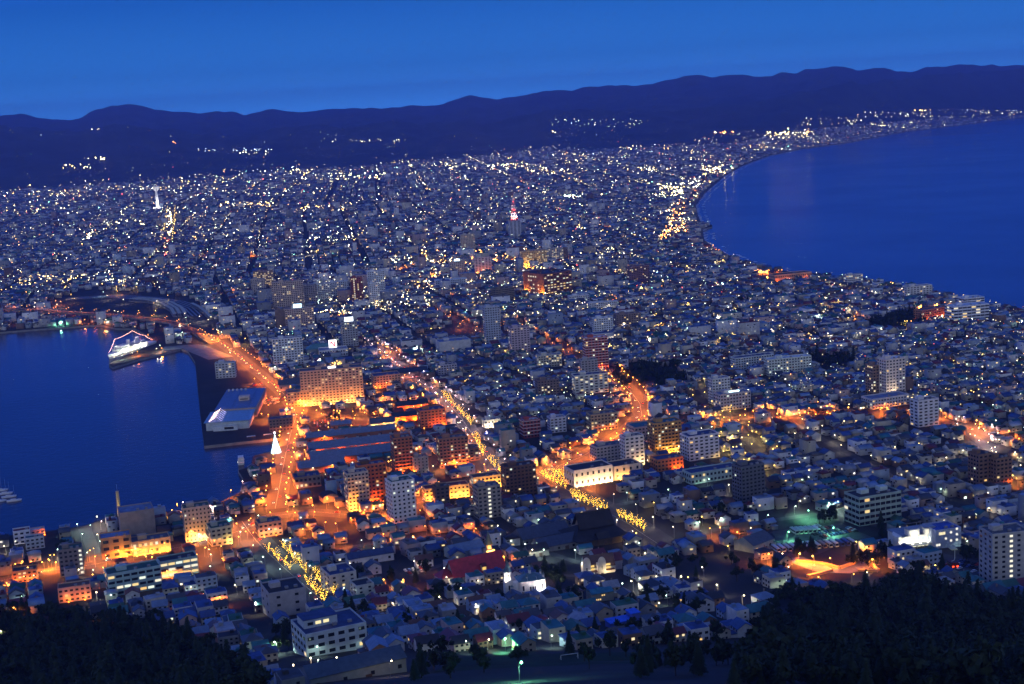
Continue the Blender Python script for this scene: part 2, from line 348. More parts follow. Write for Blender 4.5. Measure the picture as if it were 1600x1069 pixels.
def haze():
    b = MB(); b.box(0, 9500, -4, 24000, 23000, 684)
    m = D.materials.new('haze_air'); m.use_nodes = True; n = m.node_tree.nodes; n.clear()
    v = n.new('ShaderNodeVolumePrincipled'); v.inputs['Color'].default_value = (*HAZE_COLOR, 1); v.inputs['Density'].default_value = HAZE_DENSITY; v.inputs['Anisotropy'].default_value = .55
    o = n.new('ShaderNodeOutputMaterial'); m.node_tree.links.new(v.outputs[0], o.inputs['Volume']); MT['haze_air'] = m
    ob = b.build('haze', 'haze_air'); tag(ob, 'thin blue evening haze over city and mountains', kind='stuff')
haze()
# ------------------------------------------------------------------ roads
OR, WW, WG, YW, PW = (1, .205, .014), (1, .80, .50), (.72, 1, .78), (1, .62, .12), (1, .62, .62)
# name, pixel polyline, width, lamp colour, lamp spacing, lamp power, words for it
ROADS = [
 ('sloping_avenue', [(378,815),(400,845),(432,877),(470,910),(517,948)], 20, WG, 45, .5, 'steep avenue of lit trees'),
 ('harbour_avenue', [(430,795),(436,765),(446,712),(455,675),(463,652),(458,634)], 14, OR, 20, 1.0, 'harbour avenue'),
 ('bay_road', [(458,634),(440,612),(420,596),(400,580),(372,556),(350,540),(325,523)], 14, OR, 22, .8, 'wide bay road'),
 ('waterfront_road', [(-40,918),(60,895),(150,882),(215,868),(270,858),(330,846),(385,826),(430,806),(490,800),(560,806),(605,812)], 15, OR, 26, 1.0, 'old waterfront road'),
 ('tram_street', [(605,812),(655,786),(720,764),(790,752),(850,737),(905,716),(950,692),(985,668),(1003,650),(1000,632),(985,612),(962,592),(950,575)], 17, OR, 20, 1.0, 'curving tram street'),
 ('shopping_avenue', [(578,535),(610,560),(650,592),(690,620),(722,655),(752,700),(780,742)], 14, PW, 28, .55, 'shopping avenue of lit trees'),
 ('park_avenue', [(832,736),(870,757),(920,785),(980,818),(1040,858)], 28, WW, 40, .35, 'broad park avenue'),
 ('eastern_road', [(1003,652),(1075,656),(1180,655),(1300,652),(1420,641),(1490,662),(1560,684),(1620,700)], 11, OR, 26, 1.1, 'orange road to the east'),
 ('hotel_street', [(560,640),(610,628),(660,640),(700,640)], 12, OR, 18, .9, 'street behind the bay hotel'),
 ('shed_lane', [(470,690),(540,683),(610,672)], 8, OR, 20, .7, 'lane between the blue roofed sheds'),
 ('yellow_street', [(1090,600),(1128,640),(1160,676),(1200,720)], 11, YW, 24, .45, 'yellow lit side street'),
 ('northern_street', [(800,500),(835,522),(880,548),(930,582)], 9, OR, 30, .4, 'northern street'),
 ('downtown_street', [(655,468),(690,490),(730,508),(775,526)], 9, OR, 36, .4, 'downtown street'),
 ('school_lane', [(1235,660),(1290,690),(1345,720),(1420,760)], 8, WW, 40, .25, 'narrow school lane'),
 ('western_lane', [(166,905),(152,880),(142,850),(132,826)], 10, WG, 26, .4, 'pale lit lane to the quay'),
 ('church_lane', [(640,900),(700,880),(760,900),(850,898),(930,902)], 7, WW, 45, .2, 'church lane'),
 ('hillside_street', [(520,862),(600,845),(690,838),(760,836)], 9, OR, 34, .5, 'hillside street'),
 ('hotel_lane', [(470,640),(520,652),(580,658),(640,668)], 9, OR, 15, .5, 'lane before the bay hotel'),
 ('side_lane_orange', [(690,700),(740,735),(790,770)], 8, OR, 30, .5, 'lane beside the tall flats'),
 ('eastern_lane', [(1490,660),(1530,690),(1570,720)], 10, PW, 24, .4, 'lane at the eastern crossing'),
 ('coast_road', [(1035,378),(1052,350),(1068,325),(1080,310),(1100,283),(1125,262),(1165,243)], 12, OR, 120, .5, 'far coast road'),
 ('far_boulevard', [(261,380),(266,350),(268,325)], 26, YW, 90, 1.2, 'far boulevard by the white tower'),
 ('downtown_boulevard', [(600,432),(660,415),(720,412),(775,412),(830,405)], 20, OR, 34, 1.2, 'downtown boulevard'),
 ('museum_lane', [(960,790),(1040,776),(1120,762),(1200,752)], 8, WG, 38, .3, 'lane below the long museum'),
 ('ropeway_lane', [(1110,830),(1200,815),(1300,800),(1400,830)], 9, WG, 34, .3, 'lane by the coach park'),
 ('temple_lane', [(800,840),(850,862),(905,880),(960,890)], 7, WG, 38, .25, 'lane below the black temple'),
]
RD = {}
for ri, (nm, P, w, c, sp_, pw, words) in enumerate(ROADS):
    pts = [at(*p) for p in P]; _, Q = strip('road', pts, w, 'asphalt', 'asphalt '+words, off=.14+.004*ri)
    RD[nm] = (np.array([tuple(q) for q in Q]), w, c, sp_, pw, words)
    if w > 12 and pts[0][1] < 2600:
        o2, _ = strip('pavement', pts, w+5, 'asphalt', 'pale pavement along the '+words, off=.03+.004*ri)
        cl, _ = strip('road_marking', pts, .22, 'white_line', 'pale centre line of the '+words, off=.3)
# elevated expressway over the harbour mouth
EXP = [at(px, py, 12) for px, py in [(-60,476),(0,481),(60,486),(95,488),(140,490),(180,493),(230,498),(270,503),(305,513),(332,527)]]
ex = thing('viaduct', 'long grey elevated road curving along the head of the harbour', 'viaduct', (*EXP[4], 0))
def local(o, pts): return [(p[0]-o.location.x, p[1]-o.location.y, p[2]-o.location.z) for p in pts]
def ribbon(pts3, w, h):
    b = MB()
    for i, (p, q) in enumerate(zip(pts3[:-1], pts3[1:])):
        t = Vector((q[0]-p[0], q[1]-p[1])).normalized(); n = Vector((-t.y, t.x))*w/2
        vs = []
        for r in (p, q): vs += [(r[0]-n.x, r[1]-n.y, r[2]-h), (r[0]+n.x, r[1]+n.y, r[2]-h), (r[0]+n.x, r[1]+n.y, r[2]), (r[0]-n.x, r[1]-n.y, r[2])]
        b.add(vs, [(0, 4, 5, 1), (1, 5, 6, 2), (2, 6, 7, 3), (3, 7, 4, 0)]+([(0, 1, 2, 3)] if i == 0 else [])+([(7, 6, 5, 4)] if i == len(pts3)-2 else []))
    return b
zs = [12]*7+[10.5, 7, 3.6]; E3 = [(p[0], p[1], z) for p, z in zip(EXP, zs)]
ribbon(local(ex, E3), 16, 1.6).build('deck', 'concrete', ex); 
ribbon(local(ex, [(p[0], p[1], p[2]+.06) for p in E3]), 13, .05).build('carriageway', 'asphalt', ex)
for s in (-1, 1): ribbon(local(ex, [(p[0], p[1], z+1.1) for p, z in zip(offset(EXP, s*7.7), zs)]), .5, 1.0).build('parapet', 'concrete', ex)
for i in range(1, 8):
    for k in (0, .5):
        p = Vector(EXP[i]).lerp(Vector(EXP[i+1]), k); b = MB(); q = local(ex, [(p.x, p.y, 0)])[0]; b.box(q[0], q[1], -2, 3, 7, 11.5); b.build('pier', 'concrete', ex)
# ------------------------------------------------------------------ lamps
LP = []     # x, y, z, colour, power, words, height
def along(nm):
    Q, w, c, sp_, pw, words = RD[nm]; seg = np.hypot(*np.diff(Q, axis=0).T); s = np.concatenate([[0], np.cumsum(seg)]); L = s[-1]; k = 0
    for t in np.arange(sp_*.4, L, sp_):
        i = min(np.searchsorted(s, t)-1, len(Q)-2); i = max(i, 0); a, b_ = Q[i], Q[i+1]; u = (t-s[i])/max(seg[i], 1e-6); p = a+(b_-a)*u; d = (b_-a)/max(seg[i], 1e-6)
        for sd in ((-1, 1) if w > 12 else ((-1,) if k % 2 else (1,))):
            x, y = p[0]-d[1]*sd*(w/2+random.uniform(.6, 3))+random.uniform(-4, 4)*d[0], p[1]+d[0]*sd*(w/2+random.uniform(.6, 3))+random.uniform(-4, 4)*d[1]; LP.append((x, y, gz(x, y), c, pw*random.choice((.35, .6, .8, 1, 1, 1.5)), words, 9 if w > 12 else 7))
        k += 1
for nm in RD: along(nm)
for i in range(len(EXP)-1):
    for k in (.25, .75):
        p = Vector(EXP[i]).lerp(Vector(EXP[i+1]), k)
        for s in (-6.9, 6.9):
            LP.append((p.x, p.y+s, zs[i]+(zs[i+1]-zs[i])*k, OR, .22, 'elevated harbour road', 8))
DIST = [(np.array([at(*p) for p in L]), n, c, lo, hi, 'D') for L, n, c, lo, hi in (
  ([(385,592),(470,602),(700,612),(745,700),(810,765),(650,828),(420,850),(385,830),(470,770),(475,660),(400,660)], 110, OR, .35, .9),
  ([(835,725),(900,700),(960,660),(1010,640),(1005,725),(930,770),(850,760)], 26, OR, .4, .9), ([(1030,640),(1200,640),(1420,630),(1430,655),(1200,668),(1040,672)], 30, OR, .3, .7),
  ([(0,900),(150,865),(330,835),(400,820),(400,860),(330,900),(150,925),(0,945)], 34, OR, .3, .7), ([(570,520),(640,560),(700,610),(660,625),(600,580)], 16, OR, .4, .8),
  ([(640,400),(850,392),(860,425),(650,440)], 60, OR, 1.5, 3.6), ([(1180,425),(1280,432),(1270,448),(1190,446)], 14, OR, 1.2, 2.5), ([(1425,480),(1480,470),(1490,510),(1440,505)], 10, OR, 1.2, 2.5),
  ([(1460,650),(1600,690),(1600,760),(1500,700)], 14, WW, .2, .45), ([(1080,690),(1160,660),(1240,720),(1180,760)], 24, YW, .25, .5))]
for P, n, c, lo, hi, _w in DIST:  # random lamps added between the streets to spread the glow
    k = 0
    while k < n:
        x, y = random.uniform(*np.sort(P[:, 0])[[0, -1]]), random.uniform(*np.sort(P[:, 1])[[0, -1]])
        if poly_in(P, np.array([x]), np.array([y]))[0]: k += 1; LP.append((x, y, gz(x, y), c, random.uniform(lo, hi), None, 7))
k = 0
while k < 430:  # more random lamps added to warm the middle city with light pools
    a_, d_ = random.uniform(-.36, .36), random.uniform(1850, 3900); x, y = d_*math.sin(a_), d_*math.cos(a_)
    if poly_in(LAND, np.array([x]), np.array([y]))[0]: k += 1; LP.append((x, y, gz(x, y), random.choice([WW, WW, YW, WG, YW, OR]), random.uniform(.5, 1.1), None, 9))
# single lamps read off the photograph
LW = {'e': (.25, 1, .5), 'o': OR, 'w': WW, 'g': WG, 'y': YW, 'p': PW}
for px, py, c, pw in [(35,507,'o',.7),(95,509,'e',2.5),(133,506,'o',.7),(164,510,'o',.8),(196,512,'o',.8),(232,530,'o',.8),(1199,882,'o',2.2),(1352,870,'o',2.6),(1272,884,'o',1.2),(1300,888,'o',1.2),(1330,880,'o',1.2),(1366,890,'o',1.6),(1248,880,'o',1.6),(1270,900,'o',1.4),(703,898,'o',.9),(789,884,'o',.8),(647,853,'o',.8),(689,843,'o',.7),(632,921,'o',.5),(603,921,'o',.8),(504,846,'o',.9),(462,815,'o',1),(924,843,'o',.9),(995,848,'y',.8),(882,798,'o',1),(740,832,'o',.8),(758,806,'o',.6),(1126,838,'o',.6),(1158,858,'o',.6),(1112,840,'o',.5),
  (790,1018,'e',1.8),(812,1066,'e',3),(1265,812,'e',4),(1300,840,'e',2.5),(1230,846,'e',1.5),(1308,798,'g',.8),(1318,806,'g',.6),(1298,800,'g',.8),(1362,815,'g',.6),(1336,862,'y',.5),(722,937,'w',.4),(690,949,'w',.35),(616,959,'w',.35),(742,963,'w',.35),(701,917,'w',.3),(973,930,'g',.5),(990,925,'w',.5),(874,947,'w',.4),(913,895,'w',.5),(845,910,'p',.4),(824,865,'g',.5),(848,874,'g',.5),(830,874,'w',.4),(1006,880,'w',.5),(1030,962,'w',.35),(1160,948,'w',.4),(1122,930,'w',.4),(1078,918,'y',.4),(1100,903,'w',.3),(1062,918,'w',.5),(1222,880,'w',.3),
  (158,828,'p',.7),(153,820,'w',.7),(155,848,'w',.6),(122,832,'g',.5),(128,866,'g',.5),(90,873,'g',.5),(23,896,'o',.6),(70,892,'o',.8),(26,965,'o',.4),(10,866,'w',.5),(122,905,'w',.6),(152,940,'w',.5),(172,946,'g',.35),(4,1002,'w',.25),(163,985,'o',.2),(52,905,'o',.8),(270,810,'y',.8),(240,808,'o',.9),(278,800,'o',.8),(330,803,'p',1.2),(287,797,'p',1),(362,778,'o',.7),(380,764,'p',.8),(390,770,'p',.8),(310,848,'w',.7),
  (320,870,'o',1),(308,880,'o',.6),(318,944,'o',.9),(330,900,'g',.4),(347,948,'o',.4),(371,930,'w',.35),(433,1022,'g',.5),(398,958,'w',.3),(436,1020,'g',.4),(460,1060,'w',.25),(610,1058,'w',.25),(1085,690,'o',.9),(1110,660,'y',.9),(1140,770,'w',.4),(1140,868,'y',.4),(1095,830,'g',.6),(1098,822,'y',.5),(1155,846,'o',.8),(1490,832,'w',.4),(1543,808,'w',.5),(1530,700,'p',.8),(1550,675,'p',.8),(1556,668,'w',.6),(1545,690,'p',.6),(1516,690,'w',.4),(1590,760,'o',.5),(1548,757,'w',.5),(1582,756,'y',.5),(1505,716,'w',.4),(1640,745,'w',.4)]:
    x, y = at(px, py); LP.append((x, y, gz(x, y), LW[c], pw, None, 7))
# ------------------------------------------------------------------ buildings
FOOT = []; MARK = []; SEE = []          # footprints to keep houses off; landmarks (words, px, py)
def cube_mesh(name, m, y=.14):
    b = MB(); b.box(0, 0, -.5, 1, y, 1); return b.mesh(name, m)
WIN_D = cube_mesh('dark_window', 'window_glass'); WIN_L = cube_mesh('lit_window', 'lit_window')
WARM = [(1, .72, .30), (1, .80, .45), (1, .9, .65), (.9, 1, .8), (1, .6, .2)]
def win(parent, x, y, z, w, h, side=0, lit=None, name='window'):
    return put(name, WIN_L if lit else WIN_D, parent, loc=(x, y, z), rz=[0, -math.pi/2, math.pi/2, 0][side], scale=(w, 1, h), color=lit or (.02, .03, .05))
def site(px, py, wp, hp, dep, yaw):
    x, y = at(px, py); d = math.hypot(x, y, H); s = d/F; w = wp*s; h = hp*s*1.04
    c, n = math.cos(yaw), math.sin(yaw); X, Y = x-n*dep/2, y+c*dep/2
    return X, Y, gz(x, y), w, h
def cam_side(X, Y, yaw):
    lx = -X*math.cos(yaw)-Y*math.sin(yaw); return 1 if lx > 0 else -1
def block(lm, label, px, py, wp, hp, dep, yaw, wall, roof, lit=.12, name='apartment_building', cat='building', fh=3.2, cw=3.4, ww=.55, wh=.45, pent=1, bal=0, strip_lit=None, flood=None, fcol=OR, sign=None, roofmat='roof_membrane', band=False, group=None, pentcol=None, fp=1, side_windows=True, plain=False, mark=True):
    yaw = math.radians(yaw); X, Y, z, w, h = site(px, py, wp, hp, dep, yaw)
    r = thing(name, label, cat, (X, Y, z), yaw, group)
    b = MB(); b.box(0, 0, -4, w, dep, h+4); b.build('wall', 'plaster', r, color=wall)
    b = MB(); b.box(0, 0, h, w-.9, dep-.9, .12, bottom=False); b.build('roof', roofmat, r, color=roof)
    b = MB()
    for sx_, sy_, a, c in ((0, -dep/2+.2, w, .4), (0, dep/2-.2, w, .4), (-w/2+.2, 0, .4, dep-.8), (w/2-.2, 0, .4, dep-.8)): b.box(sx_, sy_, h-.001, a+.01, c+.01, 1.0)
    b.build('parapet', 'plaster', r, color=wall)
    for k in range(pent):
        b = MB(); pw = min(w*.28, 7); b.box((-.2+.45*k)*w, dep*.1, h+.1, pw, min(dep*.45, 6), 3.2); b.build('roof_house', 'plaster', r, color=pentcol or wall)
    for k in range(2 if w > 14 else 1):
        b = MB(); b.box(w*(.3-.25*k), -dep*.22, h+.1, 2.2, 1.6, 1.4); b.build('roof_unit', 'steel', r)
    sd = cam_side(X, Y, yaw); n = max(2, round(h/fh)); f = h/n
    faces = [(0, w)]+([(sd, dep)] if side_windows else []); slots = []
    for side, L in faces:
        m = max(1, int(L/cw)); stp = L/m
        for i in range(n):
            for j in range(m): slots.append((side, -L/2+stp*(j+.5), (i+.52)*f, stp*ww, f*wh, i, j, m))
    if not plain:
        rest = MB(); random.shuffle(slots); cnt = 0
        for side, u, zz, a, c, i, j, m in slots:
            q = None
            if strip_lit is not None and side == 0 and j == int(m*strip_lit): q = (1, .95, .75)
            elif random.random() < lit: q = random.choice(WARM)
            x, y = (u, -dep/2) if side == 0 else ((w/2*side), u*(1 if side > 0 else -1))
            if cnt < 96: win(r, x, y, zz, a, c, {0: 0, -1: 1, 1: 2}[side], q); cnt += 1
            else: rest.box(x, y, zz-c/2, a if side == 0 else .14, .14 if side == 0 else a, c, mi=1 if q else 0)
        if rest.v: tag(rest.build('window', ['window_glass', 'lit_window'], r, color=(1, .72, .35)), 'dark and lit windows', kind='stuff')
    if bal:
        for i in range(1, n):
            b = MB(); b.box(0, -dep/2-.55, i*f-.1, w*.98, 1.1, .18); b.box(0, -dep/2-1.05, i*f+.08, w*.98, .1, .85 if bal > 1 else .6)
            b.build('balcony', 'plaster', r, color=wall)
    if band:
        for i in range(1, n+1):
            b = MB(); b.box(0, 0, i*f-.35, w+.5, dep+.5, .55); b.build('floor_band', 'plaster', r, color=band if isinstance(band, tuple) else wall)
    for u in flood or ():  # floodlights; several are added to carry coloured light up the walls
        b = MB(); b.box(u*w, -dep/2-1.6, .4, .9, .5, .5); b.build('floodlight', 'flood', r, color=fcol); spot_light(r, (u*w, -dep/2-min(2.2+h*(.10 if fp < 2 or h < 20 else .26), 9), 1.4), fcol, fp*FLOOD_W*(.45+(h/22)**1.6), .4, UP, 150)
    if sign:
        u, sw, sh, sc, em = sign; b = MB(); b.box(u*w, -dep*.3, h+1.2, sw, .5, sh); b.build('sign', 'sign_light' if em else 'plain_paint', r, color=sc)
        b = MB(); b.box(u*w-sw*.3, -dep*.3+.4, h, .3, .3, sh+1); b.box(u*w+sw*.3, -dep*.3+.4, h, .3, .3, sh+1); b.build('sign_frame', 'steel', r)
    FOOT.append((X, Y, w/2+2, dep/2+2, yaw))
    SEE.append((px-wp*.5, py-hp, px+wp*.5, py-hp*.18, math.hypot(X, Y)-dep/2))
    if mark: MARK.append((lm, px, py-hp/2))
    return r, w, h
WHT, CRM, GRY, BEI, PNK, BRN, RED, DGR, LBL, GRN = (.72,.72,.74), (.62,.56,.44), (.36,.37,.4), (.45,.38,.3), (.6,.42,.38), (.2,.13,.09), (.32,.10,.06), (.10,.11,.13), (.5,.58,.68), (.35,.5,.46)
RB, RT, RM, RG, RK, RL, RR, RN = (.035,.06,.16), (.03,.13,.16), (.16,.03,.035), (.09,.1,.12), (.03,.03,.035), (.14,.2,.34), (.13,.07,.045), (.03,.10,.07)
BT = [
 # landmark words, label, px, py, width px, height px, depth m, yaw, wall, roof, options
 ('wide bay hotel', 'wide tan hotel slab lit orange by the bay road', 521, 632, 96, 52, 22, 8, (.5,.34,.26), RG, dict(lit=.10, name='hotel', cat='hotel', cw=3.9, pent=2, bal=0, flood=(-.47,-.36,-.2,-.05,.1,.25,.40,.46), fcol=(1,.36,.06), sign=(.02,9,2.2,(1,.95,.9),1))),
 ('hotel annex', 'low orange lit hotel annex left of the wide bay hotel', 468, 637, 34, 22, 16, 8, (.5,.3,.2), RG, dict(lit=.1, name='hotel_annex', flood=(.2,), pent=0)),
 ('orange floodlit tower', 'tall hotel tower floodlit orange yellow with pale side wall', 563, 797, 34, 56, 13, 20, (.55,.45,.38), RB, dict(lit=.14, name='hotel_tower', cat='hotel', bal=1, flood=(-.42,-.2,.05,.25,.45), fcol=(1,.33,.025), fp=3.4, cw=3)),
 ('red brick hotel', 'dark red hotel slab with rows of balconies behind the floodlit tower', 586, 786, 44, 58, 13, 20, (.42,.13,.06), RB, dict(lit=.08, name='hotel', cat='hotel', bal=2, flood=(-.1,.1,.3,.48), fcol=OR, pentcol=RR)),
 ('white tower with balconies', 'white apartment tower with square dark windows and dark green roof terraces', 634, 816, 38, 62, 16, 24, (.78,.72,.74), RN, dict(lit=.07, cw=3.6, ww=.42, fh=3.3, bal=0, pentcol=WHT)),
 ('slim red tower', 'slim red brown apartment tower right of the blue roofed sheds', 633, 741, 30, 55, 15, 16, (.36,.14,.08), RG, dict(lit=.10, bal=2, flood=(-.3,.1,.4))),
 ('small block with light panels', 'small grey block with two tall pale panels between two red towers', 659, 740, 24, 24, 12, 16, (.42,.36,.33), RG, dict(lit=.05, ww=.3)),
 ('wide red flats', 'wide red brown apartment block with many balconies by the tram street', 711, 730, 46, 44, 14, 14, (.36,.17,.11), RG, dict(lit=.16, bal=2, flood=(.0,.2,.35))),
 ('black glass slab', 'dark brown apartment slab in front of the tram street crossing', 816, 778, 50, 48, 13, 18, (.14,.08,.06), RK, dict(lit=.05, bal=1)),
 ('grey tower with lit stair', 'grey apartment tower with one bright column of stair windows', 767, 810, 38, 48, 14, 20, (.32,.29,.26), RG, dict(lit=.02, strip_lit=.55, pent=1)),
 ('brown rooftop block', 'small dark brown block below the glowing orange shops', 693, 790, 22, 28, 10, 20, (.16,.12,.1), RK, dict(lit=.04)),
 ('white bank', 'long white hall with arched windows and black roof lit from its foot', 928, 757, 66, 24, 22, 21, (.74,.66,.64), RK, dict(lit=.0, fh=9, cw=5, ww=.35, wh=.4, pent=0, flood=(-.45,-.3,-.15,0,.15,.3,.45), fcol=(1,.62,.25), name='bank_hall')),
 ('cream bank annex', 'cream hall with black roof and small windows right of the white bank', 981, 748, 46, 20, 20, 21, (.7,.55,.42), RK, dict(lit=.0, fh=8, cw=6, ww=.3, pent=0, flood=(-.3,0,.3), fcol=(1,.5,.12), name='bank_hall')),
 ('narrow white tower', 'narrow white office tower behind the white bank', 993, 728, 32, 44, 13, 18, (.7,.66,.66), RG, dict(lit=.03, cw=4, flood=(.3,), fcol=(1,.6,.2))),
 ('pale round fronted block', 'pale low block with dark roof between bank and tram street', 955, 722, 48, 24, 16, 20, (.55,.47,.44), RG, dict(lit=.05)),
 ('golden apartment block', 'golden brown apartment block with glowing balconies', 1045, 708, 46, 46, 16, 18, (.42,.24,.08), RT, dict(lit=.22, bal=2, flood=(-.3,0,.3), fcol=(1,.55,.1))),
 ('green roofed hall', 'large hall with dark green pitched roof beside the golden apartment block', 1012, 694, 42, 26, 22, 18, PNK, RT, dict(lit=.02, pent=0)),
 ('white corner office', 'white office block with square windows right of the golden apartments', 1101, 718, 52, 36, 18, 20, (.66,.66,.72), RB, dict(lit=.1, cw=4.5)),
 ('long museum', 'long low pale green museum with rows of small windows', 1118, 752, 84, 16, 16, 20, (.4,.52,.5), RB, dict(lit=.12, fh=4, pent=0, name='museum')),
 ('orange brick hall', 'orange brick hall with flat blue roof above the long museum', 1048, 735, 44, 17, 16, 19, (.5,.19,.07), RB, dict(lit=.06, pent=0, flood=(.2,.4))),
 ('slate grey flats', 'dark slate grey apartment tower standing alone among low houses', 1178, 786, 42, 56, 14, 24, (.13,.14,.17), RK, dict(lit=.01, bal=1)),
 ('green glazed office', 'five storey pale green office with wide window bands and two roof houses', 1376, 818, 74, 42, 20, 20, (.34,.44,.40), RK, dict(lit=.05, cw=4.2, ww=.85, wh=.5, pent=2, fh=4.2, pentcol=(.5,.62,.6), name='office_building')),
 ('tall flats with bright stair', 'pale tower of flats with a bright column of stair windows at the forest edge', 1580, 912, 58, 72, 18, 8, (.42,.42,.43), RG, dict(lit=.0, strip_lit=.5, cw=4.6, ww=.4)),
 ('brown twin flats', 'twin brown apartment blocks at the far end of the low houses', 1540, 760, 24, 46, 14, 20, (.22,.13,.09), RK, dict(lit=.04, bal=1)),
 ('right half of the brown twin', 'wider brown apartment block beside the narrow brown one', 1569, 760, 28, 40, 14, 20, (.26,.15,.1), RK, dict(lit=.04, bal=1)),
 ('tall white hotel', 'tall white hotel tower rising above the orange eastern road', 1400, 624, 34, 58, 16, 20, (.72,.62,.58), WHT, dict(lit=.08, name='hotel', cat='hotel', cw=3.6, flood=(.0,), fcol=(1,.8,.5))),
 ('brown hotel wing', 'brown rear wing of the tall white hotel', 1374, 622, 22, 48, 14, 20, (.3,.2,.15), RG, dict(lit=.12, name='hotel_wing')),
 ('hotel podium', 'low white podium below the tall white hotel', 1392, 636, 66, 14, 20, 20, (.6,.58,.62), RL, dict(lit=.1, pent=0, name='hotel_podium')),
 ('white crossing flats', 'white block of flats beside the eastern road crossing', 1451, 666, 36, 38, 14, 18, (.66,.66,.72), RG, dict(lit=.03, cw=5)),
 ('white school', 'long white school block with rows of dark windows', 1235, 585, 70, 24, 14, 12, (.6,.66,.62), LBL, dict(lit=.06, name='school')),
 ('second white school', 'long pale school wing in front of the white school', 1180, 576, 66, 18, 14, 18, (.5,.56,.6), RB, dict(lit=.04, name='school', pent=0)),
 ('stepped white hospital', 'stepped white hospital with long window bands near the open sea', 1518, 506, 58, 26, 24, 12, (.62,.66,.76), LBL, dict(lit=.2, name='hospital', fh=4, cw=6, ww=.9)),
 ('rear hospital wing', 'upper white wing behind the stepped white hospital', 1522, 488, 34, 20, 20, 12, (.62,.66,.76), LBL, dict(lit=.1, name='hospital_wing', cw=6, ww=.9)),
 ('red lit hospital wing', 'dark low wing glowing orange left of the white hospital', 1462, 500, 56, 16, 16, 30, (.4,.18,.1), RG, dict(lit=.06, flood=(-.3,0,.25,.45), name='hospital_wing', pent=0)),
 ('white shore flats', 'white block of flats with lit rows close to the shore', 1437, 467, 42, 18, 14, 14, (.62,.62,.64), RL, dict(lit=.2, cw=5)),
 ('small shore block', 'small pale block standing alone at the shore', 1336, 446, 26, 15, 12, 12, (.55,.56,.62), RG, dict(lit=.12)),
 ('orange shore hall', 'low hall glowing orange on the shore with black roof', 1240, 440, 62, 11, 24, 16, (.6,.34,.22), RK, dict(lit=.0, fh=9, pent=0, flood=(-.45,-.2,.1,.35), name='sports_hall')),
 ('red and white striped tower', 'apartment tower striped red and white above the tram street', 934, 578, 36, 48, 16, 10, (.42,.09,.07), RL, dict(lit=.12, band=(.75,.72,.74), cw=4)),
 ('white gridded office', 'white office block with a grid of square windows', 925, 615, 54, 28, 16, 10, (.58,.58,.54), RB, dict(lit=.2, cw=5)),
 ('grey slab behind gridded office', 'plain grey slab just behind the white gridded office', 922, 590, 26, 26, 12, 10, (.34,.34,.37), RG, dict(lit=.02)),
 ('brown low flats', 'brown flats with small windows left of the gridded office', 858, 620, 34, 24, 14, 12, (.2,.15,.14), RG, dict(lit=.07)),
 ('cream row flats', 'cream four storey flats left of the striped tower', 860, 574, 38, 18, 12, 12, (.6,.58,.5), RL, dict(lit=.2, bal=1)),
 ('lavender tower', 'lavender grey apartment tower near the northern street', 815, 556, 30, 42, 15, 14, (.5,.4,.46), RG, dict(lit=.08, cw=4)),
 ('blue grey tower', 'blue grey office tower in the middle of the town', 772, 538, 24, 56, 14, 14, (.4,.45,.55), LBL, dict(lit=.06)),
 ('white stair tower', 'white building with tall stair tower right of the northern street', 944, 525, 30, 26, 14, 12, (.62,.66,.72), LBL, dict(lit=.05)),
 ('dark red gabled block', 'dark brown flats behind the white stair tower', 983, 514, 40, 22, 14, 14, (.24,.18,.16), RG, dict(lit=.1)),
 ('pale long school', 'pale long building with flat roof below the brown city hall', 906, 474, 32, 11, 12, 14, (.6,.62,.66), LBL, dict(lit=.04)),
 ('second pale school', 'pale long building right of a similar one below the city hall', 944, 484, 46, 11, 12, 10, (.56,.6,.68), LBL, dict(lit=.04, pent=0)),
 ('purple brown slab', 'purple brown apartment slab near the far shore', 1000, 442, 34, 24, 14, 20, (.22,.12,.13), RG, dict(lit=.14)),
 ('yellow floodlit office', 'office block with one face floodlit bright yellow downtown', 836, 418, 40, 24, 18, 12, (.6,.42,.2), RG, dict(lit=.35, flood=(-.4,-.3,-.2), fcol=(1,.55,.05))),
 ('white lit store', 'pale department store with lit windows right of the floodlit office', 862, 412, 40, 22, 18, 16, (.5,.46,.42), RG, dict(lit=.3)),
 ('pink flats downtown', 'pale pink block left of the yellow floodlit office', 756, 430, 26, 26, 14, 10, (.62,.52,.54), RM, dict(lit=.04, cw=6, flood=(-.2,.3))),
 ('tan block with bright board', 'tan block with a bright white blue board on its roof downtown', 716, 432, 24, 22, 14, 12, (.48,.42,.38), RG, dict(lit=.08, sign=(0,11,4,(.6,.85,1),1))),
 ('beige downtown slab', 'beige slab with lit corner beside the downtown boulevard', 732, 392, 22, 24, 14, 8, (.5,.44,.36), RG, dict(lit=.1)),
 ('dark olive hall', 'dark olive office block left of the brown city hall', 790, 474, 34, 22, 18, 30, (.2,.17,.12), RK, dict(lit=.06, cw=6, ww=.9)),
 ('tall tan flats', 'tall tan apartment block above the railway station', 452, 487, 48, 44, 16, 8, (.46,.37,.33), RG, dict(lit=.1)),
 ('grey flats behind tan block', 'grey apartment block right of the tall tan flats', 484, 480, 26, 32, 14, 8, (.32,.3,.32), RG, dict(lit=.06)),
 ('station front hotel', 'pinkish hotel with blue white lit board in front of the station', 470, 516, 44, 32, 16, 8, (.5,.38,.35), RG, dict(lit=.16, name='hotel', cat='hotel', sign=(-.05,13,6,(.45,.75,1),1))),
 ('brown blind slab', 'plain dark brown slab left of the hotel with the lit board', 441, 514, 18, 28, 16, 8, (.24,.17,.14), RG, dict(lit=.0, plain=True)),
 ('white bay office', 'white office block with glazed front near the bay road', 452, 571, 46, 40, 14, 12, (.6,.64,.72), RL, dict(lit=.12, cw=4, name='office_building')),
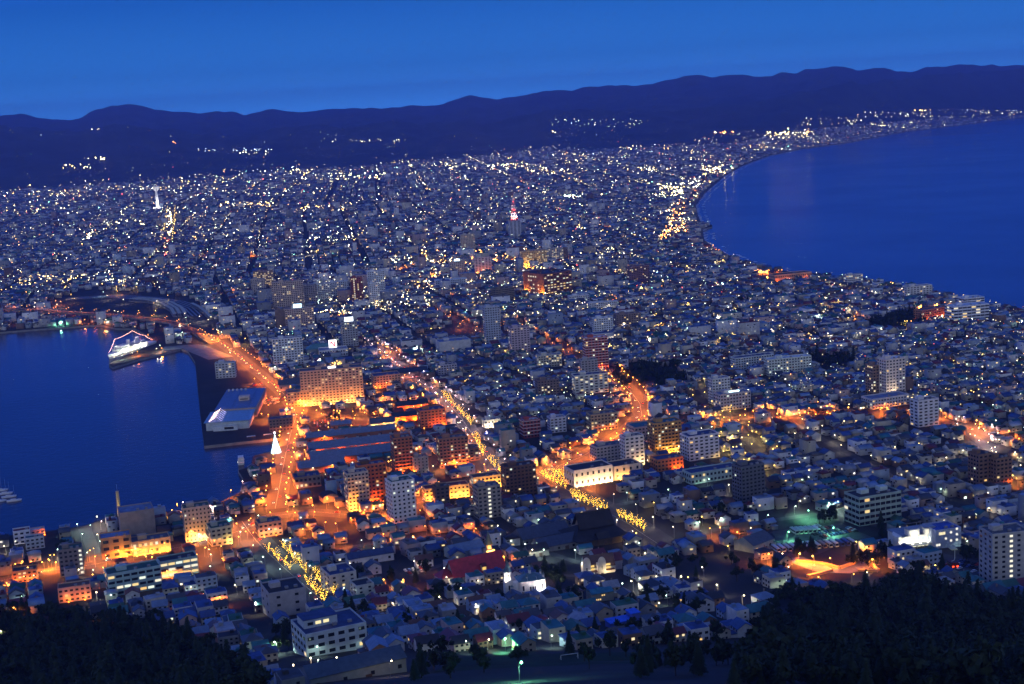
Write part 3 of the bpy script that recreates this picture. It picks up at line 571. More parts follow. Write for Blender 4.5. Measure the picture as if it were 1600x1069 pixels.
 ('grey office with bright board', 'grey office tower with a bright white board on top', 549, 548, 24, 42, 16, 12, (.3,.32,.36), RG, dict(lit=.04, sign=(0,12,6,(.85,.95,1),1))),
 ('white supermarket', 'white supermarket with a square white logo board on its roof', 522, 558, 44, 10, 26, 10, (.62,.64,.7), RL, dict(lit=.05, pent=0, fh=6, name='supermarket')),
 ('white glass tower pair', 'pale glass tower downtown with white facade', 590, 466, 26, 40, 14, 12, (.58,.64,.72), LBL, dict(lit=.1)),
 ('slim white tower', 'slim white tower in front of the pale glass tower', 587, 478, 16, 34, 12, 12, (.62,.66,.74), RL, dict(lit=.04)),
 ('red slab with lit column', 'dark red slab with a column of glowing windows downtown', 560, 474, 18, 38, 14, 12, (.3,.08,.06), RG, dict(lit=.1, strip_lit=.2)),
 ('white downtown hotel', 'white hotel block left of the dark red slab', 528, 468, 36, 26, 14, 12, (.56,.6,.64), LBL, dict(lit=.12)),
 ('pale central flats', 'pale flats with glazed front in the centre of town', 503, 476, 34, 30, 14, 10, (.5,.55,.6), RL, dict(lit=.12)),
 ('brown far hotel', 'brown hotel with lit windows beyond the station', 413, 452, 30, 26, 14, 8, (.32,.22,.18), RG, dict(lit=.3, name='hotel', cat='hotel')),
 ('white wide store', 'wide white store roof in the middle of town', 712, 552, 50, 18, 26, 14, (.52,.54,.58), RL, dict(lit=.0, plain=True, name='store')),
 ('white low block central', 'white low block downtown with stepped roof', 706, 452, 50, 14, 18, 10, (.56,.62,.7), LBL, dict(lit=.1)),
 ('red lit office', 'red flats with white bands among the low houses', 832, 684, 28, 26, 13, 16, (.34,.07,.06), RG, dict(lit=.05, band=(.6,.58,.6))),
 ('tan corner shop', 'tan shop block with lit upper windows by the tram street', 945, 672, 44, 24, 16, 14, (.42,.32,.2), RG, dict(lit=.2)),
 ('white double roof block', 'white block of two steps left of the tan corner shop', 873, 676, 26, 22, 12, 14, (.6,.6,.68), RL, dict(lit=.04)),
 ('white slab on the corner', 'white slab with bright roof edge near the yellow side street', 1128, 632, 30, 38, 12, 16, (.6,.6,.62), RL, dict(lit=.05)),
 ('pink grey office', 'pink grey office with white roof board right of the yellow side street', 1150, 640, 52, 24, 16, 18, (.56,.48,.48), RL, dict(lit=.08, sign=(.0,12,1.6,(.7,1,1),1))),
 ('tan station flats', 'tan block of flats beyond the railway yard', 405, 462, 22, 24, 14, 10, (.46,.4,.36), RG, dict(lit=.1)),
 ('lavender store', 'lavender store with lit ground floor right of the shopping avenue', 700, 585, 30, 14, 14, 14, (.44,.42,.5), RG, dict(lit=.08)),
 ('white house block', 'white corner block with bright shop windows on the shopping avenue', 770, 668, 26, 11, 12, 14, (.62,.62,.6), RL, dict(lit=.1, flood=(-.3,0,.3), fcol=WW)),
 ('school main building', 'large pale blue school building with dark flat roofs at the hill foot', 528, 1020, 94, 34, 26, 25, (.48,.56,.62), RB, dict(lit=.04, name='school', cat='school', fh=4.2, cw=5, pent=0, ww=.6)),
 ('windowless grey block', 'bulky grey block with flat black roof left of the lit trees', 452, 962, 56, 36, 24, 22, (.40,.38,.40), RK, dict(lit=.0, cw=9, ww=.2, wh=.3, fh=6)),
 ('white angular block', 'white angular block with blue roof right of the lit trees', 538, 924, 42, 26, 22, 24, (.56,.55,.5), RB, dict(lit=.04, cw=6, ww=.3)),
 ('second white angular block', 'smaller white block with black roof behind the white angular one', 572, 934, 28, 18, 14, 24, (.55,.56,.52), RK, dict(lit=.0, cw=6, ww=.3, pent=0)),
 ('teal classroom block', 'pale teal school with rows of lit classroom windows on the waterfront slope', 213, 926, 78, 32, 16, 24, (.34,.50,.52), RN, dict(lit=.35, name='school', cat='school', fh=4, cw=5, ww=.8, pent=1)),
 ('teal lit wing', 'teal school wing with a bright band of windows', 282, 900, 56, 24, 14, 24, (.30,.46,.46), RK, dict(lit=.6, name='school_wing', fh=4, cw=5, ww=.85, pent=0)),
 ('old bank tower', 'old orange lit bank tower with rows of small windows by the harbour', 312, 846, 40, 50, 14, 18, (.46,.36,.32), RN, dict(lit=.03, cw=2.7, ww=.4, fh=3.6, flood=(-.3,0,.3), fcol=(1,.45,.06), name='bank_tower')),
 ('tan harbour warehouse', 'blind tan warehouse block at the water beside a chimney', 218, 840, 50, 38, 22, 20, (.33,.27,.26), RL, dict(lit=.0, plain=True, name='warehouse_block', pent=0)),
 ('glowing colonnade', 'low hall with an orange glowing colonnade facing the waterfront road', 238, 866, 56, 20, 16, 20, (.5,.34,.22), RG, dict(lit=.5, fh=8, cw=4, ww=.5, flood=(-.4,-.2,0,.2,.4), fcol=(1,.42,.05))),
 ('orange warehouse hall', 'orange lit hall with pale roof left of the glowing colonnade', 184, 872, 44, 30, 16, 18, (.5,.28,.14), RL, dict(lit=.03, fh=6, cw=6, flood=(-.3,.1,.3), fcol=(1,.4,.04), pent=0)),
 ('green roofed harbour office', 'harbour office with green roof and yellow lit end wall', 348, 852, 32, 26, 18, 24, (.38,.4,.34), RN, dict(lit=.18, flood=(.4,), fcol=(1,.6,.1))),
 ('dark tower by the lane', 'dark tower block with lit balconies beside the pale lit lane', 114, 900, 34, 38, 14, 16, (.22,.19,.2), RN, dict(lit=.06, strip_lit=.8)),
 ('white quay house', 'white stepped house on the far end of the quay', 36, 850, 24, 18, 10, 20, (.6,.62,.74), RM, dict(lit=.0, pent=0)),
 ('pink quay hall', 'pink lit low hall at the water edge', 60, 838, 20, 8, 8, 20, (.6,.4,.38), LBL, dict(lit=.0, pent=0, flood=(.45,))),
 ('pale quay block', 'pale block with dark windows behind the quay houses', 56, 858, 26, 16, 9, 20, (.5,.54,.6), RT, dict(lit=.0, pent=0)),
 ('brown inn', 'orange lit brown inn below the waterfront road', 40, 910, 34, 16, 12, 16, (.42,.24,.12), RK, dict(lit=.25, flood=(-.4,.3), pent=0)),
 ('orange inn', 'two storey inn with orange lit upper floor beside the forest', 118, 940, 46, 20, 12, 16, (.5,.36,.3), RR, dict(lit=.14, flood=(-.2,.3), pent=0)),
 ('glowing shop row', 'row of shops glowing bright orange on the tram street', 700, 780, 70, 18, 14, 15, (.62,.44,.28), RM, dict(lit=.25, flood=(-.4,-.2,0,.2,.4), fcol=(1,.42,.05), fp=2, pent=0)),
 ('second glowing shop row', 'yellow glowing shop block left of the dark brown slab', 762, 764, 44, 18, 14, 15, (.62,.46,.28), RR, dict(lit=.25, flood=(-.4,-.1,.2,.4), fcol=(1,.45,.06), fp=2, pent=0)),
 ('corner shop house', 'tan corner shop with orange glowing front at the foot of the avenue', 424, 838, 36, 20, 16, 20, (.52,.36,.24), RG, dict(lit=.2, flood=(-.3,.2), pent=1)),
 ('market hall with roof car park', 'low dark market hall with lit window band right of the harbour avenue', 482, 762, 40, 16, 18, 15, (.24,.2,.18), RB, dict(lit=.35, fh=5, pent=1)),
 ('orange brick block', 'red orange brick block with white top beside the shopping avenue', 678, 668, 40, 26, 20, 15, (.46,.17,.07), RB, dict(lit=.06, flood=(.1,.3,.45))),
 ('orange store', 'orange lit store building behind the bay hotel', 606, 606, 42, 18, 22, 14, (.58,.36,.24), RB, dict(lit=.05, flood=(-.3,0,.3), pent=0)),
 ('white harbour office', 'white harbour office block behind the blue roofed market hall', 353, 591, 30, 22, 14, 4, (.52,.54,.6), RL, dict(lit=.08, cw=4)),
 ('brown tram street flats', 'brown flats right of the wide red flats', 742, 720, 16, 18, 10, 14, (.26,.16,.12), RG, dict(lit=.1)),
 ('dark corner block', 'dark block in front of the harbour cone', 440, 674, 36, 18, 14, 10, (.2,.14,.13), RB, dict(lit=.12, pent=0)),
]
for lm, label, px, py, wp, hp, dep, yaw, wall, roof, o in BT:
    r, w, h = block(lm, label, px, py, wp, hp, dep, yaw, wall, roof, **o)
    if lm == 'white supermarket':   # the logo board
        b = MB(); b.box(0, -4, h+2, 11, .6, 11); b.build('sign', 'sign_light', r, color=(.75, .72, .74))
        b = MB(); b.box(-2.6, -4.45, h+4, 1.5, .25, 7); b.box(2.6, -4.45, h+4, 1.5, .25, 7); b.add([(-2.8, -4.6, h+11), (-1.0, -4.6, h+11), (2.8, -4.6, h+4), (1.0, -4.6, h+4)], [(0, 3, 2, 1)]); b.build('logo', 'sign_light', r, color=(.5, .02, .03))
    if lm == 'school main building':
        b = MB(); b.box(-w*.15, 3, h+.1, w*.55, 12, 4.5); b.build('upper_storey', 'plaster', r, color=wall)
        b = MB(); b.box(-w*.15, 3, h+4.6, w*.57, 12.6, .3); b.build('upper_roof', 'roof_membrane', r, color=RB)
        for k in range(3): win(r, -w*.32+k*w*.13, -3.1, h+2.4, 3, 1.6, 0, (1, .85, .45) if k > 0 else None)
# ------------------------------------------------------------------ landmarks with shapes of their own
def land(name, lm, label, cat, px, py, yaw, w=0, d=0, group=None, z=None):
    x, y = at(px, py) if z is None else at(px, py, z); yw = math.radians(yaw)
    r = thing(name, label, cat, (x, y, gz(x, y) if z is None else z), yw, group)
    if w: FOOT.append((x, y, w/2+2, d/2+2, yw))
    if lm: MARK.append((lm, px, py-12))
    return r
for q in ((416,672,450,722,1415),(690,850,800,905,900),(776,868,842,925,872),(903,838,967,893,920),(868,795,978,846,1010),(1205,822,1335,864,1010),(1398,812,1506,856,1000),(1240,865,1378,904,920),(908,912,968,940,855),(935,955,1005,982,790),(755,815,780,880,930),(490,1000,625,1060,690)): SEE.append(q)
def flood(r, x, y, z, col=OR, s=.8, fk=1):
    b = MB(); b.box(x, y, z, s, s*.6, s*.6); spot_light(r, (x, y-.9, z+.9), col, FLOOD_W*2.2*(s/.8)**2*fk, .4, UP, 150); return b.build('floodlight', 'flood', r, color=col)
def shed(lm, label, px, py, w, d, h, rise, yaw, wall, roof, name='warehouse', lit=0, fl=(), col=OR, group=None, roofmat='metal_roofing', cat='warehouse', mark=True):
    r = land(name, lm if mark else None, label, cat, px, py, yaw, w, d, group)
    b = MB(); b.box(0, 0, -3, w, d, h+3, top=False); b.gable_wall(w, d, h, 0, rise); b.build('wall', 'plaster', r, color=wall)
    MB().gable(w, d, h, rise).build('roof', roofmat, r, color=roof)
    n = int(w/6)
    for k in range(n):
        if k % 2 == 0: win(r, -w/2+(k+.5)*w/n, -d/2, h*.5, 1.8, 1.8, 0, random.choice(WARM) if random.random() < lit else None)
    b = MB(); b.box(w*.1, -d/2-.1, 0, 3, .2, 3.2); b.build('door', 'plain_paint', r, color=(.08, .05, .04))
    if w > 80:
        for k in range(9): b = MB(); b.box(-w/2+(k+.5)*w/9, 0, h+rise-.3, 2.4, 1.6, 1.5); b.build('roof_vent', 'plaster', r, color=(.3, .32, .36))
    for u in fl: flood(r, u*w, -d/2-1.2, .5, col)
    return r
BLU = (.17, .21, .30)
shed('first blue roofed shed', 'long blue roofed brick shed furthest from the floodlit tower', 548, 684, 92, 17, 6, 4, 13, (.3, .12, .08), BLU)
shed('second blue roofed shed', 'long blue roofed brick shed behind the orange lit lane', 560, 700, 100, 24, 6, 5, 13, (.34, .13, .08), BLU, fl=(-.4, -.2, 0, .2, .4))
shed('third blue roofed shed', 'longest blue roofed brick shed with a dark gap in its roof', 562, 715, 96, 24, 6, 5, 13, (.3, .12, .08), BLU)
shed('short blue roofed shed', 'short blue roofed brick shed beside the harbour avenue', 502, 734, 44, 22, 6, 4.6, 13, (.3, .12, .08), BLU, lit=.3)
shed('brick hall by the bay hotel', 'dark roofed brick hall in a bright orange lit lane', 643, 640, 36, 16, 6, 4, 14, (.42, .17, .08), RK, fl=(-.4, -.1, .2, .4))
shed('bright gabled hall', 'white fronted gabled hall glowing between the brick halls', 598, 668, 26, 18, 7, 4, 10, (.68, .55, .4), RG, fl=(-.4, -.1, .2, .4), col=(1, .62, .2), lit=.6)
shed('orange brick hall row', 'long brick hall with orange glowing wall facing the sheds', 647, 656, 48, 13, 6, 3.5, 14, (.5, .2, .08), RK, fl=(-.45, -.25, 0, .2, .4))
shed('twin roofed store', 'grey gabled store left of the bay hotel', 455, 608, 30, 20, 8, 5, 10, (.4, .36, .36), RG)
shed('blue gabled store', 'second grey blue gabled store left of the bay hotel', 466, 622, 26, 16, 7, 4, 10, (.42, .4, .42), RL)
shed('dark long store', 'dark long store behind the orange store', 640, 588, 44, 24, 7, 4, 12, (.2, .13, .12), RK)
shed('blue square house', 'blue roofed house alone among the lit lanes', 533, 668, 22, 16, 5, 3, 10, (.14, .1, .1), BLU)
shed('large grey hall', 'large grey hall with pale roof below the shopping avenue', 735, 575, 56, 24, 7, 3, 14, (.22, .2, .22), RK)
shed('blue meeting hall', 'wide grey blue hall roof left of the church steeple', 726, 868, 26, 16, 6, 4, 26, (.4, .45, .5), (.15, .22, .34), cat='hall', name='hall')
shed('gym', 'school gym with broad dark blue grey roof nearest the forest', 553, 1058, 45, 16, 7, 3.2, 25, (.22, .25, .28), (.06, .09, .12), cat='gym', name='gym')
shed('pale gabled hall', 'pale gabled hall with lit front beside the orange street light', 1178, 858, 22, 18, 7, 4.5, 40, (.42, .42, .36), RG, lit=.5, cat='hall', name='hall')
shed('white blue hall', 'long white hall with blue roof among the dark gardens', 578, 878, 34, 11, 6, 3, 20, (.6, .6, .66), RB, cat='hall', name='hall')
shed('green warehouse', 'long low store at the shore below the white flats', 1210, 468, 40, 14, 5, 3, 14, (.3, .3, .32), RB)
for k in range(3): shed('dark temple hall', ['dark slate temple hall left of the black temple roof', 'lower temple hall with grey roof in front', 'small dark hall beside the temple'][k], [846, 872, 838][k], [842, 856, 868][k], [40, 36, 16][k], [20, 16, 10][k], 5, [6, 5, 4][k], 24, (.2, .2, .22), [(.06, .08, .12), (.05, .07, .12), RK][k], cat='temple hall', name='temple_hall', mark=k == 0)
# black temple: great hip and gable roof
r = land('temple', 'black temple', 'temple with a huge steep black hip roof by the park avenue', 'temple', 928, 846, 20, 40, 34)
b = MB(); b.box(0, 0, -3, 34, 28, 10); b.build('wall', 'plaster', r, color=(.12, .10, .09))
b = MB(); b.hip(34, 28, 7, 8, over=4.5, ridge=12); b.build('lower_roof', 'roof_membrane', r, color=(.025, .025, .028))
b = MB(); b.gable(26, 13, 14.5, 8.5, over=1.2, t=.5); b.build('upper_roof', 'roof_membrane', r, color=(.025, .025, .028))
b = MB(); b.gable_wall(24, 13, 13.5, 0, 0, 0); b = MB(); b.gable_wall(24, 12, 11, 3, 8.0); b.build('gable_end', 'plaster', r, color=(.2, .18, .16))
b = MB(); b.box(0, 0, 22.6, 28, 1, 1.2); b.build('ridge', 'roof_membrane', r, color=(.03, .03, .03))
for k in range(4): b = MB(); b.box(-9+6*k, -14.6, 0, .6, .6, 7); b.build('column', 'plaster', r, color=(.12, .09, .07))
b = MB(); b.gable(9, 8, 8, 3.2, y=-16); b.build('porch_roof', 'roof_membrane', r, color=(.03, .03, .03))
# catholic church: long red roof, apse, steeple with green spire
r = land('church', 'red roofed church', 'church with long dark red roof and an orange lit steeple', 'church', 744, 902, 26, 46, 22)
b = MB(); b.box(0, 0, -3, 38, 14, 9, top=False); b.gable_wall(38, 14, 6, 0, 9.5); b.build('wall', 'plaster', r, color=(.4, .34, .34))
MB().gable(38, 14, 6, 9.5, over=.9).build('roof', 'metal_roofing', r, color=(.45, .03, .045))
b = MB(); b.box(-22, 1, -3, 12, 11, 8.5); b.build('apse', 'plaster', r, color=(.4, .36, .4)); b = MB(); b.hip(12, 11, 5.5, 5, x=-22, y=1); b.build('apse_roof', 'metal_roofing', r, color=(.3, .03, .04))
b = MB(); b.box(3, -6.2, 6.4, 3.4, 3, 3.2); b.build('dormer', 'plain_paint', r, color=(.7, .5, .3)); b = MB(); b.gable(3, 3.6, 9.6, 1.6, x=3, y=-6.2); b.build('dormer_roof', 'metal_roofing', r, color=(.17, .02, .02))
win(r, 3, -7.72, 8, 2.6, 2.6, 0, (1, .62, .16))
for k in range(5): win(r, -14+6*k, -7, 3.5, 1.2, 2.6, 0)
b = MB(); b.box(15, 9, -3, 6, 6, 18); b.build('tower', 'plaster', r, color=(.62, .42, .26))
b = MB(); b.prism([(15+2.3*math.cos(a), 9+2.3*math.sin(a)) for a in np.arange(8)*math.pi/4], 15, 18.5); b.build('belfry', 'plaster', r, color=(.6, .42, .28))
b = MB(); b.lathe([(3, 18.4), (.15, 28)], 8, 15, 9); b.build('spire', 'metal_roofing', r, color=(.10, .14, .12))
b = MB(); b.bar((15, 9, 28), (15, 9, 30.4), .1); b.box(15, 9, 29.4, 1.1, .15, .2); b.build('weathercock', 'steel', r)
for k in range(3): win(r, 13.5+1.5*k, 6, 9, .9, 2.4, 0)
for fx, fy in ((12.5, 3.6), (15, 3.4), (17.5, 3.6)): flood(r, fx, fy, 11.6, (1, .5, .1), .5, 1.4)
flood(r, 19.5, 3.6, 6.5, (1, .5, .1), .5, 1.4)
# orthodox church: white walls, blue green roofs, drums and octagonal bell tower
r = land('church', 'white domed church', 'white floodlit church with small onion domes and a bell tower', 'church', 822, 925, 14, 34, 18)
wl = (.8, .76, .72); rf = (.10, .20, .24)
b = MB(); b.box(3, 0, -3, 17, 12, 12); b.build('nave', 'plaster', r, color=wl)
b = MB(); b.hip(17, 12, 9, 3.6, x=3); b.build('nave_roof', 'metal_roofing', r, color=rf)
b = MB(); b.gable_wall(6, 5, 9, 0, 2.2, x=3, y=-4.8); b.build('gable', 'plaster', r, color=wl)
b = MB(); b.lathe([(2.6, -2), (2.6, 7), (2.2, 8.6), (.2, 9.6)], 14, -7, -3.2); b.build('apse', 'plaster', r, color=wl)
b = MB(); b.box(-7.5, 0, -3, 6, 9, 9); b.build('vestibule', 'plaster', r, color=wl); b = MB(); b.hip(6, 9, 6, 1.6, x=-7.5); b.build('vestibule_roof', 'metal_roofing', r, color=rf)
b = MB(); b.box(-11.5, 0, -3, 5.4, 5.4, 12.5); b.build('tower', 'plaster', r, color=wl)
b = MB(); b.prism([(-11.5+2.7*math.cos(a+.39), 2.7*math.sin(a+.39)) for a in np.arange(8)*math.pi/4], 9.5, 15.5); b.build('belfry', 'plaster', r, color=wl)
b = MB(); b.lathe([(2.9, 9.5), (3, 9.9)], 8, -11.5, 0); b.build('cornice', 'plaster', r, color=(.6, .6, .62))
b = MB(); b.lathe([(3.2, 15.4), (1.6, 18), (.15, 22.5)], 8, -11.5, 0); b.build('spire', 'metal_roofing', r, color=(.08, .15, .18))
b = MB(); b.bar((-11.5, 0, 22.3), (-11.5, 0, 24.5), .09); b.box(-11.5, 0, 23.6, .9, .12, .14); b.build('cross', 'steel', r)
for dx, dy, s in ((3, 0, 1.25), (-3.2, -3.5, .8), (9, -3.5, .8), (9, 3.5, .8), (-3.2, 3.5, .8)):
    z0 = 12.2 if s > 1 else 9.8; b = MB(); b.lathe([(.8*s, z0-1), (.8*s, z0+1.6*s)], 8, 3+dx*.9 if s < 1 else 3, dy); dr = b.build('drum', 'plaster', r, color=wl)
    x0 = 3+dx*.9 if s < 1 else 3; b = MB(); b.lathe([(.7*s, z0+1.6*s), (1.05*s, z0+2.2*s), (.75*s, z0+2.9*s), (.1, z0+3.8*s)], 10, x0, dy); b.build('onion_dome', 'metal_roofing', dr, color=(.12, .2, .22))
    b = MB(); b.bar((x0, dy, z0+3.7*s), (x0, dy, z0+5*s), .07); b.box(x0, dy, z0+4.5*s, .6, .1, .1); b.build('cross', 'steel', dr)
for k in range(3): win(r, 1.4+1.6*k, -7.35, 4, .9, 3.0, 0)
for k in (-3.5, 9.3): win(r, k+.5, -6, 4.5, 1.2, 3.2, 0)
win(r, -11.5, -2.7, 5, 1, 3, 0); win(r, -11.5, -2.62, 12.6, 1, 2.4, 0)
for fx in (-14, -10.5, -7, -3, 1, 5, 9, 13): flood(r, fx, -12.5, .6, (1, .88, .78), .7, 3.4)
flood(r, -13.5, -4.2, 9.9, (1, .86, .75), .4, 2)
# cross plan church with three pointed white gables and warm lit windows
r = land('church', 'brown cross roofed church', 'white church with rounded gables, brown roof and glowing windows', 'church', 935, 893, 14, 26, 22)
wl = (.74, .70, .62)
b = MB(); b.box(0, 0, -3, 22, 9, 8, top=False); b.gable_wall(22, 9, 5, 0, 7); b.build('wall', 'plaster', r, color=wl)
MB().gable(21, 9, 5, 7, over=.4).build('roof', 'metal_roofing', r, color=(.13, .07, .05))
def arch(x, y, w, h, t, n=9):
    P = [(-w/2, -3), (w/2, -3)]+[(w/2*math.cos(a), h-w*.75+w*.75*math.sin(a)) for a in np.linspace(0, math.pi, n)]; k = len(P)
    b = MB(); b.add([(x+p, y, q) for p, q in P]+[(x+p, y+t, q) for p, q in P], [tuple(range(k)), tuple(range(2*k-1, k-1, -1))]+[((i+1) % k, i, k+i, k+(i+1) % k) for i in range(k)]); return b
for x, y in ((0, -9), (-10, -6.5)): arch(x, y, 5.6, 13, .6).build('arched_gable', 'plaster', r, color=wl)
b = MB(); b.box(0, -6.5, -3, 5.2, 4.6, 11); b.build('porch', 'plaster', r, color=wl)
b = MB(); b.box(6, -6, -3, 7, 3, 5.5); b.box(-5.5, -6, -3, 5, 3, 5.5); b.build('aisle', 'plaster', r, color=wl); b = MB(); b.box(6, -6, 2.5, 7.4, 3.4, .3); b.box(-5.5, -6, 2.5, 5.4, 3.4, .3); b.build('aisle_roof', 'metal_roofing', r, color=(.2, .06, .04))
for x in (-6, 5.5): win(r, x, -4.6, 4.6, 3.6, 3.6, 0, (1, .66, .2))
b = MB(); b.box(0, -9.12, 4, .25, .12, 3.4); b.box(0, -9.14, 5.8, 1.4, .14, .25); b.build('cross', 'plain_paint', r, color=(.05, .05, .05))
b = MB(); b.box(0, -9.1, -1, 1.8, .2, 2.8); b.build('door', 'plain_paint', r, color=(.05, .04, .04))
b = MB(); b.box(13, 5, -3, 9, 9, 9, top=False); b.gable_wall(9, 9, 6, 0, 4, x=13, y=5); b.build('rear_wing', 'plaster', r, color=(.42, .38, .42)); b = MB(); b.gable(9, 9, 6, 4, x=13, y=5); b.build('rear_roof', 'metal_roofing', r, color=(.16, .04, .04))
for fx, fy in ((-3.6, -11), (3.6, -11), (-12.5, -9), (-8, -8.5)): flood(r, fx, fy, .3, (1, .75, .42), .6)
# teal roofed villa below it
r = land('villa', 'turquoise roofed villa', 'villa with stepped turquoise roof and a few lit windows', 'house', 938, 938, 18, 18, 10)
b = MB(); b.box(0, 0, -3, 15, 8, 9); b.build('wall', 'plaster', r, color=(.34, .34, .28))
b = MB()
for k in range(3): b.gable(4.4, 9, 6, 1.6+.5*(k % 2), x=-4.9+4.9*k, over=.3)
b.build('roof', 'metal_roofing', r, color=(.03, .20, .28))
for k in range(5): win(r, -4+1.3*k, -4, 2 if k < 3 else 4.4, .8, .9, 0, (1, .65, .25))
r = land('villa', 'bright blue roofed house', 'house with flat roofs coloured cobalt for blue light at the edge of the dark hill', 'house', 975, 978, 20, 20, 12)
b = MB(); b.box(-3, 0, -3, 13, 8, 7); b.box(7, 3, -3, 5, 7, 9); b.build('wall', 'plaster', r, color=(.12, .16, .5))
b = MB(); b.box(-3, 0, 4, 14, 9, .4); b.box(7, 3, 6, 6, 8, .4); b.build('roof', 'metal_roofing', r, color=(.03, .12, .75))  # blue light on the house is put into its colours
# city hall, brick brown cube with two floodlit pillars
yaw = 34
r, w, h = block('brown city hall', 'large dark brown city hall with two yellow floodlit corners', 873, 462, 54, 34, 62, yaw, (.22, .08, .05), RK, lit=.5, fh=4.6, cw=6, ww=.62, wh=.35, pent=2, name='city_hall', cat='city hall', side_windows=False, pentcol=(.12, .07, .06))
for k in range(9):
    for i in range(5):
        if random.random() < .5 and 2 <= k <= 6: win(r, -w/2, 31-62*(k+.5)/9, 6+i*7, 3.4, 2, 1, (1, .9, .7))
for yy in (-25, 25):
    for k in range(3):
        b = MB(); b.box(-w/2-3, yy-3+3*k, .5, 1.4, 1.6, 1.4); b.build('floodlight', 'flood', r, color=(1, .48, .05)); spot_light(r, (-w/2-3.6, yy-3+3*k, 3), (1, .48, .05), 26000, .5, (math.radians(128), 0, -math.pi/2), 150)
# ropeway lower station: white curved front, glazed towers, floodlit
r = land('ropeway_station', 'bright ropeway station', 'brilliant white lit ropeway station with twin glazed gables', 'station', 1430, 850, 14, 40, 26)
b = MB(); b.box(0, 2, -3, 30, 20, 12); b.build('wall', 'plaster', r, color=(.75, .75, .7))
b = MB(); b.box(0, 2, 9, 31, 21, .4); b.build('roof', 'metal_roofing', r, color=(.25, .27, .3))
for x in (-6, 6):
    b = MB(); b.box(x, -6, 9, 8, 7, 5); b.build('glazed_gable', 'plaster', r, color=(.7, .7, .66)); 
    for u in (-2, 2): win(r, x+u, -9.5, 11.5, 3, 3, 0, (1, .93, .75))
    b = MB(); b.box(x, -6, 14, 9, 8, .5); b.build('gable_roof', 'metal_roofing', r, color=(.3, .32, .35))
for k in range(8): win(r, -12.5+3.6*k, -8, 6.4, 2.4, 2.6, 0, (1, .93, .7) if k not in (3, 4) else (.6, 1, 1))
for k in range(8): win(r, -12.5+3.6*k, -8, 2.2, 2.8, 2.8, 0, (1, 1, .72))
P = [(-15, -8), (-19, -10), (-20, -4), (-17, 2), (-15, 4)]; b = MB(); b.prism(P, -3, 10); b.build('curved_wing', 'plaster', r, color=(.75, .74, .68))
b = MB(); b.box(0, -11, 3.4, 26, 5, .4); b.build('canopy', 'plain_paint', r, color=(.7, .7, .66))
for k in range(5): b = MB(); b.box(-12+6*k, -13, -2, .4, .4, 5.4); b.build('column', 'steel', r)
for x in (-14, -8, -2, 4, 10, 14): flood(r, x, -10.5, 3.9, (1, .96, .75), .8, .16)
for x in (-6, 6): flood(r, x, -11, 9.6, (1, .98, .85), .9, .12)
for k in range(6): b = MB(); b.bar((-10+4*k, -2, 16.5), (-6+4*k, -2, 16.5), .15) if k < 5 else b.box(0, -2, 14.4, .3, .3, 2.2); b.build('roof_truss', 'steel', r)
r, w, h = block('blue flank of the station', 'pale blue office with round lit windows right of the ropeway station', 1482, 856, 42, 26, 18, 14, (.42, .48, .62), (.05, .1, .4), lit=.0, cw=99, fh=99, pent=0, name='office_building', plain=True)
for i, (u, zz) in enumerate(((.1, 5), (.1, 11), (.33, 5), (.33, 9), (.33, 13), (-.1, 7), (-.45, 3), (-.36, 3))):
    b = MB(); b.lathe([(.9, -.08), (.9, .12)], 12); o = b.build('round_window', 'lit_window', r, color=(1, .95, .8)); o.location = (u*w, -9.05, zz); o.rotation_euler = (math.pi/2, 0, 0)
win(r, -.25*w, -9, 11, 5, 2, 0, (1, .85, .5))
# ropeway cable car on its way up with red tail lamps
X, Y = at(1489, 884, 70); r = thing('cable_car', 'dark ropeway cabin with two red lamps and a bent grey hanger', 'cable car', (X, Y, 70), .1)
b = MB(); b.prism([(-2, -3), (2, -3), (2.3, 0), (2, 3), (-2, 3), (-2.3, 0)], 0, 2.6); b.build('cabin', 'plain_paint', r, color=(.08, .02, .02))
b = MB(); b.box(0, 0, .9, 4.7, 5.4, 1.1); b.build('window', 'window_glass', r)
for s in (-1.2, 1.2): b = MB(); b.box(s, -3.2, .3, .8, .25, .5); b.build('tail_lamp', 'flood', r, color=(1, .04, .01))
b = MB(); b.bar((-1, 0, 2.6), (.6, 0, 3.0), .22); b.bar((.6, 0, 3.0), (1, 0, 4.2), .22); b.bar((1, 0, 4.2), (1, 0, 9.6), .22); b.build('hanger', 'plain_paint', r, color=(.5, .52, .5))
b = MB(); b.box(0, 0, 9.6, 3.2, 4.6, .7); b.build('carriage', 'plain_paint', r, color=(.6, .58, .34))
A_ = Vector((X, Y, 80.0)); st = at(1452, 838); hi = (40, 60, 322)
for k, dx in enumerate((-1.2, 1.2)):
    b = MB(); b.bar((st[0]+dx, st[1], gz(*st)+13), (A_.x+dx, A_.y, A_.z), .05, n=4); b.bar((A_.x+dx, A_.y, A_.z), (hi[0]+dx, hi[1], hi[2]), .05, n=4)
    tag(b.build('ropeway_cable', 'steel'), 'thin ropeway cable %s from the bright station up the hill' % ('on the harbour side' if k == 0 else 'on the open sea side'), 'cable')
